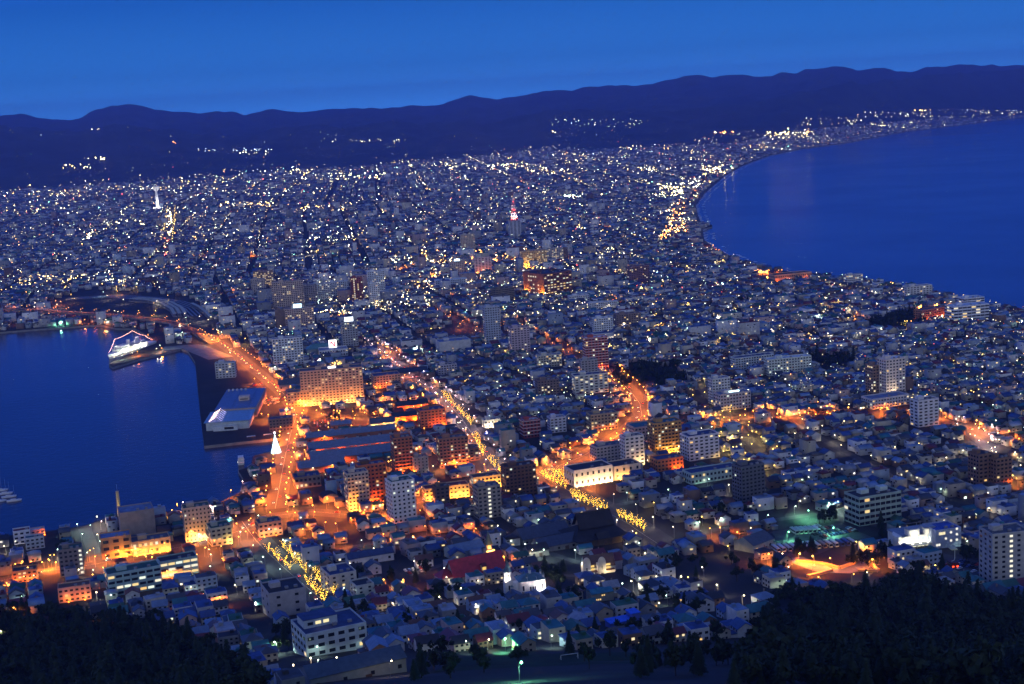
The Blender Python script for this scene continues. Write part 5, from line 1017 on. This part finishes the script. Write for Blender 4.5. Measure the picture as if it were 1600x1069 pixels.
def far_town(d0, d1, ang, su, sv, iu, jv, tall, name, label, per, amax=.42, big=(1, 1)):
    X, Y, S = lattice(ang, su, sv, iu, jv, d0, d1, amax); k = ~S & (rng.random(len(X)) > .1)
    X, Y = X[k], Y[k]; a = np.arctan2(X, Y); d = np.hypot(X, Y)
    lim = 9000+500*np.sin(a*9+1)+1500*np.clip((a-.12)/.25, 0, 1)+wob(X, Y, 700)*500
    lim = np.where((line_dist(COAST_E, X, Y) < 650) & (X > 600), 12500, lim)
    k = (d < lim) & ((ground(X, Y) < 45) | (a < .1)) & (wob(X+500, Y, 260) > -.72); X, Y = X[k], Y[k]; k = free(X, Y, 6, roads=d0 < 3500 or True); X, Y = X[k], Y[k]; n = len(X)
    K = rng.choice(len(KINDS_), n, p=[.3, .2, .16, .18, .1, .06]); BL = []
    dens = wob(X, Y, 420); T = rng.random(n) < tall*(1+1.6*np.clip(dens, -.5, 1)); T &= line_dist(COAST_E, X, Y) > 260; Z = ground(X, Y); A = ang+rng.normal(0, .06, n)+rng.choice([0, 0, math.pi/2], n)
    wc = WCOL[rng.choice(len(WALLS), n, p=WPR)]*rng.uniform(.65, 1.1, (n, 1)); rc = RCOL[rng.choice(len(ROOFS), n, p=RPR)]*rng.uniform(.7, 1.3, (n, 1))
    for q, kd in enumerate(KINDS_):
        I = np.where((K == q) & ~T)[0]; s3 = rng.uniform(.85, 1.3, (len(I), 1))*np.array([[big[0], big[0], big[1]]]); loc = np.stack([X[I], Y[I], Z[I]], -1)
        BL += blocks_for(kd, loc, A[I], s3, wc[I], rc[I]); w, d_, h = HP[kd][:3]; BL += win_blocks(loc, A[I], s3[:, 0]*w/2, s3[:, 1]*d_/2, s3[:, 2]*h, .2, per, dark=d0 < 2600)
    I = np.where(T)[0]; s3 = np.stack([rng.uniform(1.0, 2.3, len(I)), rng.uniform(1, 1.8, len(I)), np.minimum(rng.lognormal(.35, .45, len(I)), 3.2)], -1); loc = np.stack([X[I], Y[I], Z[I]], -1); A[I] = ang+rng.choice([0, math.pi/2], len(I), p=[.75, .25])
    BL += blocks_for('flats', loc, A[I], s3, wc[I], rc[I]); w, d_, h = HP['flats'][:3]; BL += win_blocks(loc, A[I], s3[:, 0]*w/2, s3[:, 1]*d_/2, s3[:, 2]*h, .3, per*5)
    tag(bigmesh(name, BL, MATS), label, kind='stuff'); return n
print('mid', far_town(1900, 3100, math.radians(14), 13.5, 14, 9, 4, .10, 'houses', 'mixed low houses and taller blocks in the centre of the city', 2))
print('far', far_town(3100, 5400, math.radians(8), 16, 16, 8, 4, .055, 'distant_houses', 'far low houses spreading across the plain', 1, big=(1.15, 1.05)))
print('very far', far_town(5400, 12500, math.radians(5), 25, 25, 8, 5, .05, 'distant_houses', 'faint farthest houses at the foot of the mountains', 1, big=(1.6, 1.2)))
# ------------------------------------------------------------------ street lamps
for i in range(len(nX)):
    if 620 < math.hypot(nX[i], nY[i]) < 1900 and random.random() < .13: LP.append((nX[i]+random.uniform(-2, 2), nY[i], None, random.choice([WG, WG, WW, WW, YW]), random.uniform(.1, .3), 'S', 6))
lp = np.array([(l[0], l[1]) for l in LP]); sm = np.array([l[5] == 'S' for l in LP]); okl = np.ones(len(LP), bool); okl[sm] = free(lp[sm, 0], lp[sm, 1], 1.5)
LP = [(l[0], l[1], gz(l[0], l[1]) if l[2] is None else l[2], *l[3:]) for l, k in zip(LP, okl) if k]
POLE = {h: MB().bar((0, 0, 0), (0, 0, h), .12, .08).bar((0, 0, h), (0, -1.2, h+.35), .07, n=4).mesh('pole', 'steel') for h in (6, 7, 8, 9)}
def head_mb(): 
    b = MB(); b.octa(0, 0, 0, .5); return b
HEADS = {}
for tier in (.12, .2, .35, .5, .75, 1.0, 1.3, 1.8, 2.6, 4.0, 6.0):
    HEADS[tier] = 1
HC = {OR: (1, .40, .07)}
HEADM = head_mb().mesh('lamp_head', 'lamp')
def tier_of(p): return min(HEADS, key=lambda t: abs(t-p))
lx, ly = proj(np.array([l[0] for l in LP]), np.array([l[1] for l in LP]), np.array([l[2]+6 for l in LP])); ld = np.array([math.hypot(l[0], l[1]) for l in LP])
vis = (lx > 0) & (lx < 1600) & (ly > 0) & (ly < 1069); od = np.argsort(np.where(vis, ld, 1e9)); CW = {OR: 'orange', WW: 'warm white', WG: 'pale green', YW: 'white', PW: 'yellow'}
CW = {OR: 'orange', WW: 'warm white', WG: 'pale greenish', YW: 'pinkish', PW: 'amber'}
def cname(c): return 'orange' if c == OR else 'amber' if c == PW else 'green' if c[0] < .3 else 'pale green' if c == WG else 'pinkish white' if c == LW['p'] else 'yellow' if c == LW['y'] else 'warm white'
cnt = {}
for q in od[:296]:
    x, y, z, c, p, wd, hh = LP[q]
    if wd in (None, 'S'):
        dd = np.hypot(mk[:, 0]-lx[q], mk[:, 1]-ly[q]); j = int(np.argmin(dd)); dx, dy = lx[q]-mk[j, 0], ly[q]-mk[j, 1]
        rel = ('right of' if dx > 0 else 'left of') if abs(dx) > abs(dy) else ('in front of' if dy > 0 else 'behind'); key = (cname(c), rel, MARK[j][0])
        k = cnt[key] = cnt.get(key, -1)+1; lab = f'{cname(c)} street lamp, {ordw(k)} one {rel} {MARK[j][0]}'.replace('closest one', 'nearest one')
    else:
        key = (cname(c), wd); k = cnt[key] = cnt.get(key, -1)+1; lab = f'{cname(c)} street lamp on the {wd}, {ordw(k)} from the hill'.replace('closest from', 'first from')
    o = thing('street_lamp', lab, 'street lamp', (x, y, z), random.uniform(0, 6.3), 'street lamps of the town')
    put('pole', POLE[hh], o); put('lamp_head', HEADM, o, loc=(0, -1.2, hh+.05), color=HC.get(c, c), scale=(.75+.35*min(p, 1.6),)*3); spot_light(o, (0, -1.2, hh-.3), c, LAMP_W*tier_of(p)*(4 if c == OR else 1.3), cone=172)
m = mat('city_street_lamp', src='col', emit=11, sample='NONE')
b = MB()
for q in od[296:]:
    x, y, z, c, p, wd, hh = LP[q]; k = .5 if ld[q] < 3000 else .8; b.octa(x, y, z+hh, k*(.75+.35*min(p, 1.6)), c=HC.get(c, c))
    if ld[q] < 3000 or q % 3 == 0: spot_light(None, (x, y, z+hh-.9), c, LAMP_W*tier_of(p)*(1 if ld[q] < 3000 else 4)*(4 if c == OR else 1.3), cone=172)
    b.bar((x, y, z), (x, y, z+hh-.4), .1, n=3, c=(0, 0, 0))
tag(b.build('street_lamps', 'city_street_lamp'), 'street lamps along the roads further off, with more added at random for glow', kind='stuff')
# countless lights of the far city
def lights(name, label, pts, cols, rad):
    V = np.array([(1, 0, 0), (-1, 0, 0), (0, 1, 0), (0, -1, 0), (0, 0, 1), (0, 0, -1)], float); Fs = [(0, 2, 4), (2, 1, 4), (1, 3, 4), (3, 0, 4), (2, 0, 5), (1, 2, 5), (3, 1, 5), (0, 3, 5)]
    tag(bigmesh(name, [(inst(V, pts, np.zeros(len(pts)), np.repeat(rad[:, None], 3, 1)), Fs, [0]*8, np.repeat(cols[:, None], 8, 1))], ['city_lamp']), label, kind='stuff')
PAL = np.array([(1, .78, .34), (1, .93, .55), (.72, 1, .62), (1, .55, .13), (.7, .85, 1), (1, .1, .06), (.3, 1, .6), (1, .32, .06)])
n = 17000; d = np.exp(rng.uniform(math.log(1500), math.log(11500), n)); a = rng.uniform(-.42, .42, n); X, Y = d*np.sin(a), d*np.cos(a); gain = np.exp(1.1*wob(X, Y, 380))
for q_, (ang, su, sv, iu, jv, d0, d1, frac) in enumerate(((math.radians(14), 13.5, 14, 9, 4, 1900, 3100, .10), (math.radians(8), 16, 16, 8, 4, 3100, 5400, .16), (math.radians(5), 25, 25, 8, 5, 5400, 10500, .28))):
    c_, s_ = math.cos(ang), math.sin(ang); x_, y_, st_ = lattice(ang, su, sv, iu, jv, d0, d1, .42); x_, y_ = x_[st_], y_[st_]
    I_ = np.rint((c_*x_+s_*y_)/su).astype(int); J_ = np.rint((-s_*x_+c_*y_)/sv).astype(int); isI = I_ % iu == 0
    key = np.where(isI, (I_*7919+q_) % 997, 1000+(J_*104729+q_) % 991); wst = rng.lognormal(-1.6, 1.5, 2000); w_ = wst[key]*np.exp(.9*wob(x_, y_, 420))
    pick = rng.random(len(x_)) < np.clip(frac*w_*1.6, 0, .24); X = np.concatenate([X, x_[pick]]); Y = np.concatenate([Y, y_[pick]]); gain = np.concatenate([gain, np.clip(w_[pick], .3, 1.1)])
n = len(X); d = np.hypot(X, Y); a = np.arctan2(X, Y)
lim = 9300+500*np.sin(a*9+1)+1500*np.clip((a-.12)/.25, 0, 1)+wob(X, Y, 700)*500
lim = np.where((line_dist(COAST_E, X, Y) < 650) & (X > 600), 12500, lim)
k = ((ground(X, Y) < 60) | (a < .1)) & free(X, Y, 2) & ((d < lim) | (rng.random(n) < .06)) & ((wob(X, Y, 330) > -.45) | (rng.random(n) < .35)); X, Y, d, gain = X[k], Y[k], d[k], gain[k]; n = len(X)
C = gain[:, None]*PAL[rng.choice(8, n, p=[.36, .22, .11, .17, .04, .03, .02, .05])]*(rng.lognormal(-1.05, 1.1, n)*np.clip(d/3000, .5, 2.6))[:, None]
lights('city_lights', 'countless small lights scattered over the city plain', np.stack([X, Y, ground(X, Y)+rng.uniform(8, 11, len(X))], -1), C, np.clip(d*.00017, .35, 1.3))
CL = [ # px, py, spread x, spread y, count, colour index, power
 (545,278,75,5,90,1,2.5),(470,270,20,3,24,0,3),(390,322,45,4,50,3,3),(1132,209,16,1.5,9,7,9),(1232,213,34,5,44,0,3),(1045,300,22,10,80,0,5),(1080,290,14,8,50,1,5),(1056,345,16,24,80,7,4),(1040,372,8,8,24,7,4),(1120,268,26,8,70,0,4),(725,408,60,12,90,7,3),(760,430,90,22,90,0,2.2),(600,460,80,25,90,1,2),(880,420,60,20,60,0,2),(830,480,120,20,50,0,1.5),(640,410,30,6,30,0,3),(500,328,40,6,40,3,3),(195,352,34,5,34,0,4),(265,350,4,22,26,0,4),(262,390,5,14,10,5,2),(140,370,6,8,16,1,5),(895,310,14,1.5,20,2,5),(1022,267,24,3,20,3,4),(1300,192,50,6,34,1,1.6),(1382,199,12,1.5,8,0,4),(1405,200,8,1.5,6,1,4),(1400,181,60,4,34,1,1.6),(1440,174,14,1,8,3,5),(565,222,70,3.5,26,1,1.0),(120,262,22,3,16,0,3),(150,250,16,3,10,0,3),(940,194,80,6,40,2,1.0),(865,208,4,1,3,1,8),(395,240,25,3,10,1,3),(275,225,6,1,3,7,5),(148,204,8,.7,4,1,2),(370,236,60,2,24,4,1.5),(1500,188,90,5,60,1,.5),(1510,176,80,4,26,4,.5),(930,430,20,4,20,0,4),(690,262,40,4,40,1,3),(860,270,30,5,30,0,3),(790,262,60,4,40,1,3),(60,330,50,10,50,0,2),(100,305,50,5,40,3,2),(250,295,90,4,70,3,2.2),(320,310,50,5,30,4,2),(745,355,40,6,30,1,2),(880,352,40,8,30,3,2),(950,400,40,8,24,0,3),(560,450,60,16,50,1,1.6),(620,480,60,16,50,0,1.4),(480,470,50,14,40,0,1.6),(520,495,30,3,34,0,3),(655,445,40,10,30,7,2),(520,375,40,6,26,1,2.5),(110,438,50,6,40,0,2),(190,445,30,5,24,1,2.5),(70,445,40,6,30,3,1.5),(1240,210,30,3,20,3,4),(1420,196,60,4,30,1,2),(1180,232,20,5,30,3,2.5),(1560,178,40,4,30,1,1.5)]
PP = []; CC = []
for px_, py_, sx_, sy_, k, ci, pw in CL:
    for _ in range(k):
        x, y = at(px_+random.uniform(-1, 1)*sx_, py_+random.uniform(-1, 1)*sy_); dd = math.hypot(x, y); PP.append((x, y, gz(x, y)+8, dd)); cc = PAL[ci if random.random() < .65 else random.choice([0, 1, 3, 0, 1])]; CC.append(cc*pw*random.lognormvariate(-.3, .7))
PP = np.array(PP); k = poly_in(LAND, PP[:, 0], PP[:, 1]); lights('city_lights', 'bright clusters of lights at shops and roads across the city', PP[k, :3], np.array(CC)[k], np.clip(PP[k, 3]*.00026, .6, 2.2))
# ------------------------------------------------------------------ trees
def crown_mesh(name, h, r, n, tall=1.0, seed=1, leaf=.55):
    rs = np.random.default_rng(seed); b = MB(); cl = [(rs.normal(0, r*.42), rs.normal(0, r*.42), h*.62+rs.normal(0, h*.15*tall), r*rs.uniform(.35, .6)) for _ in range(9)]
    for k in range(n):
        cx_, cy_, cz_, cr_ = cl[k % 9]; u = rs.normal(size=3); u /= np.linalg.norm(u); q = cr_*rs.uniform(.55, 1.05)
        c = np.array([cx_, cy_, cz_])+u*q*np.array([1, 1, .85]); t = rs.normal(size=3); t /= np.linalg.norm(t); s = np.cross(t, u); s /= max(np.linalg.norm(s), .1); a = leaf*rs.uniform(.6, 1.4)
        b.add([c-t*a-s*a*.6, c+t*a-s*a*.6, c+t*a+s*a*.6, c-t*a+s*a*.6], [(0, 1, 2, 3)])
    return b
def trunk_mb(h, r, seed):
    rs = random.Random(seed); b = MB(); b.bar((0, 0, -1), (0, 0, h*.55), r, r*.6)
    for k in range(5):
        a = k*1.3+rs.random(); b.bar((0, 0, h*(.3+.05*k)), (math.cos(a)*h*.22, math.sin(a)*h*.22, h*(.62+.05*k)), r*.5, r*.15, n=5)
    return b
TK = [(trunk_mb(9, .28, s).mesh('trunk', 'bark'), crown_mesh('crown', 9, 3.2, 420, seed=s).mesh('crown', 'leaves')) for s in (1, 2, 3)]
CON = MB()
rs = np.random.default_rng(9)
for k in range(520):
    u = rs.random()**.7; z = 1.5+9.5*(1-u); rr = 2.6*u*rs.uniform(.5, 1.05); a = rs.random()*6.283; c = np.array([rr*math.cos(a), rr*math.sin(a), z]); t = np.array([math.cos(a), math.sin(a), -.5])*.7; s = np.array([-math.sin(a), math.cos(a), 0])*.35
    CON.add([c-t-s, c-t+s, c+t+s, c+t-s], [(0, 1, 2, 3)])
CONM = CON.mesh('crown', 'leaves')
def bulbs(seed):
    rs = random.Random(seed); b = MB()
    for k in range(7):
        a = k*.9+rs.random(); rr = rs.uniform(1.3, 3.0); top = rs.uniform(5.2, 8.4)
        for q in range(8): u = (q+1)/8; b.octa(math.cos(a)*rr*u*1.25+rs.uniform(-.6, .6), math.sin(a)*rr*u*1.25+rs.uniform(-.6, .6), 2.0+(top-2.0)*u**.8+rs.uniform(-.5, .5), rs.choice((.08, .1, .14)))
    for q in range(7): b.octa(.35*math.cos(q*2.4), .35*math.sin(q*2.4), .8+.5*q, .14)
    return b.mesh('light_chain', 'bulb')
BM = [bulbs(s) for s in (1, 2, 3)]
def row(a, c, n, words, rowwords, sc=1.0):
    for k in range(n):
        t = (k+.5)/n; x0, y0 = at(*a); x1, y1 = at(*c); x, y = x0+(x1-x0)*t+random.uniform(-.8, .8), y0+(y1-y0)*t; s = random.uniform(.85, 1.15)*sc
        o = thing('lit_tree', f'tree strung with yellow lights, {ordw(n-1-k).replace("closest", "first")} uphill in the {rowwords} on the {words}', 'tree', (x, y, gz(x, y)), random.uniform(0, 6), 'trees strung with yellow lights', (s, s, s))
        put('trunk', TK[k % 3][0], o); put('crown', BARE[k % 3], o); put('light_chain', BM[k % 3], o, color=(1, .55, .06))
BARE = [crown_mesh('crown', 8, 2.6, 70, seed=s+20, leaf=.3).mesh('crown', 'leaves') for s in (1, 2, 3)]
row((417,860),(457,895),5,'steep avenue','lower left row'); row((478,912),(512,948),5,'steep avenue','upper left row'); row((440,855),(482,900),6,'steep avenue','lower right row'); row((492,902),(524,934),5,'steep avenue','upper right row')
row((846,745),(885,766),7,'park avenue','far left row'); row((892,778),(950,802),9,'park avenue','middle row'); row((966,808),(1010,832),8,'park avenue','near row'); row((862,744),(900,758),5,'park avenue','far right row')
row((692,620),(738,668),9,'shopping avenue','far row'); row((742,684),(756,716),5,'shopping avenue','near row'); row((764,722),(784,742),3,'shopping avenue','crossing row')
# dark trees among the houses
DT = []
for a in [(690,930,34,12,9),(865,905,26,16,16),(1100,895,60,14,14),(1395,838,22,12,9),(1425,830,6,6,3),(640,905,30,8,6),(780,945,30,8,6),(1040,935,30,12,8),(560,960,20,14,8),(500,985,14,8,4),(1290,815,10,6,4),(1308,808,6,6,4),(275,885,10,6,4),(112,868,14,8,4),(1195,905,20,8,6),(1180,470,30,4,5),(440,1000,12,24,7),(880,940,30,8,6),(1000,955,16,10,5),(1080,950,30,16,8),(770,985,60,10,8),(960,1000,90,8,12),(650,985,18,14,6),(1345,885,26,5,7),(1260,868,20,3,6),(530,655,30,6,8),(1390,870,14,8,7),(900,1040,230,16,16),(700,1055,60,12,8),(1080,1030,90,30,22),(1520,870,26,10,8),(1480,905,20,8,6),(560,905,10,5,3),(1150,800,30,8,4)]:
    for _ in range(a[4]): DT.append(at(a[0]+random.uniform(-1, 1)*a[2], a[1]+random.uniform(-1, 1)*a[3]))
T = np.array(DT); k = np.ones(len(T), bool)
for fx, fy, hw, hd, a in FOOT:
    c, s = math.cos(a), math.sin(a); u = (T[:, 0]-fx)*c+(T[:, 1]-fy)*s; v = -(T[:, 0]-fx)*s+(T[:, 1]-fy)*c; k &= ~((np.abs(u) < hw+1) & (np.abs(v) < hd+1))
for Q, w, *_ in RD.values(): k &= line_dist(Q, T[:, 0], T[:, 1]) > w/2+2
for i in NEAR: k &= np.hypot(T[:, 0]-HX[i], T[:, 1]-HY[i]) > 6.5
tc_ = {}
for x, y in T[k]:
    z = gz(x, y); qx, qy = proj(x, y, z+4); dd = np.hypot(mk[:, 0]-qx, mk[:, 1]-qy); j = int(np.argmin(dd)); dx, dy = qx-mk[j, 0], qy-mk[j, 1]; con = random.random() < .3
    rel = ('right of' if dx > 0 else 'left of') if abs(dx) > abs(dy) else ('in front of' if dy > 0 else 'behind'); key = (con, rel, j); q = tc_[key] = tc_.get(key, -1)+1
    s = random.uniform(.7, 1.2); o = thing('conifer_tree' if con else 'broadleaf_tree', f"dark {'pointed conifer' if con else 'rounded leafy tree'}, {ordw(q).replace('closest', 'first')} one {rel} {MARK[j][0]}", 'tree', (x, y, z), random.uniform(0, 6), 'dark garden trees', (s, s, s*random.uniform(.9, 1.2)))
    i = random.randrange(3); put('trunk', TK[i][0], o); put('crown', CONM if con else TK[i][1], o)
# woods: one leafy mass
def woods():
    b = np.array(crown_mesh('w', 9, 3.6, 210, seed=40, leaf=.6).v); cn = np.array(CON.v)[:4*260]; BL = []
    for wi, P in enumerate(WOODS):
        lo, hi = P.min(0), P.max(0); n = int((hi[0]-lo[0])*(hi[1]-lo[1])/(26 if wi < 2 else 45)); X = rng.uniform(lo[0], hi[0], n); Y = rng.uniform(lo[1], hi[1], n); k = poly_in(P, X, Y) & ((wob(X, Y, 26) > -.35) | (line_dist([*P, P[0]], X, Y) > 22)); X, Y = X[k], Y[k]
        d = np.hypot(X, Y); k = d > 430; X, Y = X[k], Y[k]; Z = ground(X, Y); n = len(X); q = rng.random(n) < .25
        for V, m, s0 in ((b, ~q, 1.0), (cn, q, 1.05)):
            s = rng.lognormal(-.12, .28, (m.sum(), 1))*s0; BL.append((inst(V, np.stack([X[m], Y[m], Z[m]-.5], -1), rng.uniform(0, 6, m.sum()), np.repeat(s, 3, 1)), [(4*i, 4*i+1, 4*i+2, 4*i+3) for i in range(len(V)//4)], [0]*(len(V)//4), np.full((m.sum(), len(V)//4, 3), .03)))
    tag(bigmesh('woods', BL, ['leaves']), 'dark wooded hillside in front of the town', kind='stuff')
woods()
# lit park walls by the coach park
pw = thing('park_wall', 'low stone retaining walls of a park glowing orange under lamps', 'wall', (*at(1310, 888), gz(*at(1310, 888))))
for k, L in enumerate(([(1244,878),(1285,882),(1312,889)], [(1312,889),(1338,880),(1354,872)], [(1354,872),(1362,884),(1372,893)], [(1262,902),(1280,898),(1300,893)], [(1340,893),(1358,893),(1372,894)])):
    P = [at(*p) for p in L]; ribbon(local(pw, [(x, y, gz(x, y)+1.6) for x, y in P]), 2.2, 2.6).build('wall_section', 'plaster', pw, color=(.5, .36, .18))
tag(strip('path', [at(*p) for p in [(1238,872),(1290,892),(1320,893),(1360,880)]], 16, 'concrete', 'orange lit gravel path in the park', off=.12)[0], 'orange lit gravel path in the park', kind='structure')
tag(strip('car_park', [at(*p) for p in [(1195,868),(1255,842),(1345,832)]], 62, 'asphalt', 'green lit asphalt coach park', off=.1)[0], 'green lit asphalt coach park', kind='structure')
tag(strip('car_park', [at(1445, 872), at(1555, 895)], 40, 'asphalt', 'dark car park below the ropeway station', off=.1)[0], 'dark car park below the ropeway station', kind='structure')
tag(strip('apron', [at(*p) for p in [(255,545),(300,542),(345,560)]], 36, 'concrete', 'orange lit concrete quay apron by the bay road', off=.05)[0], 'orange lit concrete quay apron by the bay road', kind='structure')
tag(strip('lawn', [at(700, 1040), at(1000, 1030)], 60, 'grass_ground', 'dark sports lawn at the hill foot', off=.1)[0], 'dark sports lawn at the hill foot', kind='structure')
r = land('goal', None, 'white goal frame on the dark sports lawn', 'goal', 890, 1031, 12)
b = MB(); b.bar((-4, 0, 0), (-4, 0, 2.6), .13); b.bar((4, 0, 0), (4, 0, 2.6), .13); b.bar((-4, 0, 2.6), (4, 0, 2.6), .13); b.build('goal_posts', 'plain_paint', r, color=(.75, .75, .75))
for s in (-4, 4): b = MB(); b.bar((s, 0, 2.5), (s, 2, 0), .08); b.build('rear_stay', 'plain_paint', r, color=(.7, .7, .7))
# ------------------------------------------------------------------ coaches and cars
def coach(x, y, a, col, words):
    r = thing('coach', words, 'coach', (x, y, gz(x, y)+.1), a, 'coaches parked side by side'); b = MB(); b.box(0, 0, .4, 2.5, 11, 2.9); b.box(0, .3, 3.3, 2.1, 9.5, .15); b.build('body', 'plain_paint', r, color=col)
    b = MB(); b.box(0, .1, 1.7, 2.56, 10.2, 1.0); b.build('window_band', 'window_glass', r); b = MB(); b.box(0, -5.48, 1.3, 2.3, .1, 1.6); b.build('windscreen', 'window_glass', r)
    for sx_ in (-1.1, 1.1):
        for sy_ in (-3.6, 3.4): b = MB(); b.bar((sx_-.15, sy_, .5), (sx_+.15, sy_, .5), .5, n=10); b.build('wheel', 'tyre', r)
CN = [('white', (.75,.76,.78)), ('silver', (.5,.52,.55)), ('pale blue', (.45,.6,.75)), ('cream', (.75,.72,.55)), ('crimson', (.4,.04,.08)), ('tan', (.5,.32,.2)), ('dark blue', (.05,.09,.3)), ('pale green', (.5,.68,.6))]
pa, pb = at(1205, 854), at(1222, 863); ba = math.atan2(pb[1]-pa[1], pb[0]-pa[0])+math.pi/2
for row_, (n, x0, y0, x1, y1, cols, ww_) in enumerate(((6, 1241, 833, 1275, 831, [1, 7, 7, 1, 7, 0], 'short rear row'), (14, 1212, 861, 1330, 850, [2, 2, 1, 0, 4, 1, 0, 3, 5, 3, 0, 6, 6, 1], 'long front row'))):
    for k in range(n):
        t = k/(n-1); x, y = at(x0+(x1-x0)*t, y0+(y1-y0)*t); c = CN[cols[k]]; coach(x, y, ba, c[1], f"{c[0]} coach, {ordw(k).replace('closest', 'first')} from the pale gabled hall in the {ww_}")
CARB = MB().box(0, 0, .35, 1.75, 4.3, .6).box(0, .2, .95, 1.55, 2.3, .5); CARB = CARB.mesh('car_body', 'plain_paint')
CARG = MB().box(0, .2, 1.0, 1.6, 2.36, .36).mesh('car_glass', 'window_glass'); WH = MB().bar((-.1, 0, 0), (.1, 0, 0), .33, n=8).mesh('wheel', 'tyre'); HL = MB().box(0, 0, 0, .4, .14, .2).mesh('headlight', 'flood'); TL = MB().box(0, 0, 0, .4, .14, .2).mesh('tail_light', 'flood')
CC_ = [('white', (.7,.7,.72)), ('silver', (.4,.42,.45)), ('black', (.03,.03,.035)), ('blue', (.06,.1,.3)), ('red', (.35,.04,.04))]; ccount = {}
def car(x, y, a, lit, where):
    c = random.choice(CC_); k = ccount[(c[0], where)] = ccount.get((c[0], where), -1)+1
    r = thing('car', f"{c[0]} car {where}, {ordw(k).replace('closest', 'first')} such from the hill", 'car', (x, y, gz(x, y)+.16), a, 'cars on the streets and car parks')
    put('body', CARB, r, color=c[1]); put('window', CARG, r)
    for u in (-.75, .75):
        for v in (-1.35, 1.35): put('wheel', WH, r, loc=(u, v, .33))
        if lit: put('headlight', HL, r, loc=(u*.8, -2.2, .65), color=(1, .92, .75)); put('tail_light', TL, r, loc=(u*.8, 2.2, .7), color=(1, .03, .01))
for nm, step in (('harbour_avenue', 24), ('bay_road', 26), ('tram_street', 26), ('shopping_avenue', 34), ('sloping_avenue', 40), ('eastern_road', 40), ('waterfront_road', 60)):
    Q, w, c, s_, pw, words = RD[nm]; acc = 0; Q = Q[np.argsort(Q[:, 1])] if nm in ('bay_road', 'shopping_avenue', 'sloping_avenue') else Q
    for i in range(len(Q)-1):
        acc += math.dist(Q[i], Q[i+1])
        if acc > step*random.uniform(.6, 1.4):
            acc = 0; t = Vector(Q[i+1]-Q[i]).normalized(); sd = random.choice((-1, 1)); x, y = Q[i][0]-t.y*sd*w*.16, Q[i][1]+t.x*sd*w*.16
            car(x, y, math.atan2(t.y, t.x)+(math.pi/2 if sd < 0 else -math.pi/2), True, 'driving on the '+words)
def park(px_, py_, ax, ay, n, m, where, a=0):
    o = Vector(at(px_, py_)); e = (Vector(at(px_+ax, py_+ay))-o).normalized(); f = Vector((-e.y, e.x))
    for j in range(m):
        for i in range(n):
            if random.random() < .75: p = o+e*i*2.9+f*j*9; car(p.x, p.y, math.atan2(e.y, e.x), False, where)
park(1472, 884, 20, 4, 12, 3, 'parked below the ropeway station'); park(1284, 840, 10, -2, 10, 4, 'parked behind the coaches'); park(402, 632, 20, 0, 9, 5, 'parked beside the blue roofed market hall'); park(395, 600, 10, 10, 8, 2, 'parked by the bay road'); park(492, 668, 20, -2, 14, 4, 'parked before the wide bay hotel'); park(640, 897, 20, -3, 6, 2, 'parked beside the red roofed church'); park(1325, 826, 6, 3, 5, 1, 'parked behind the green office')
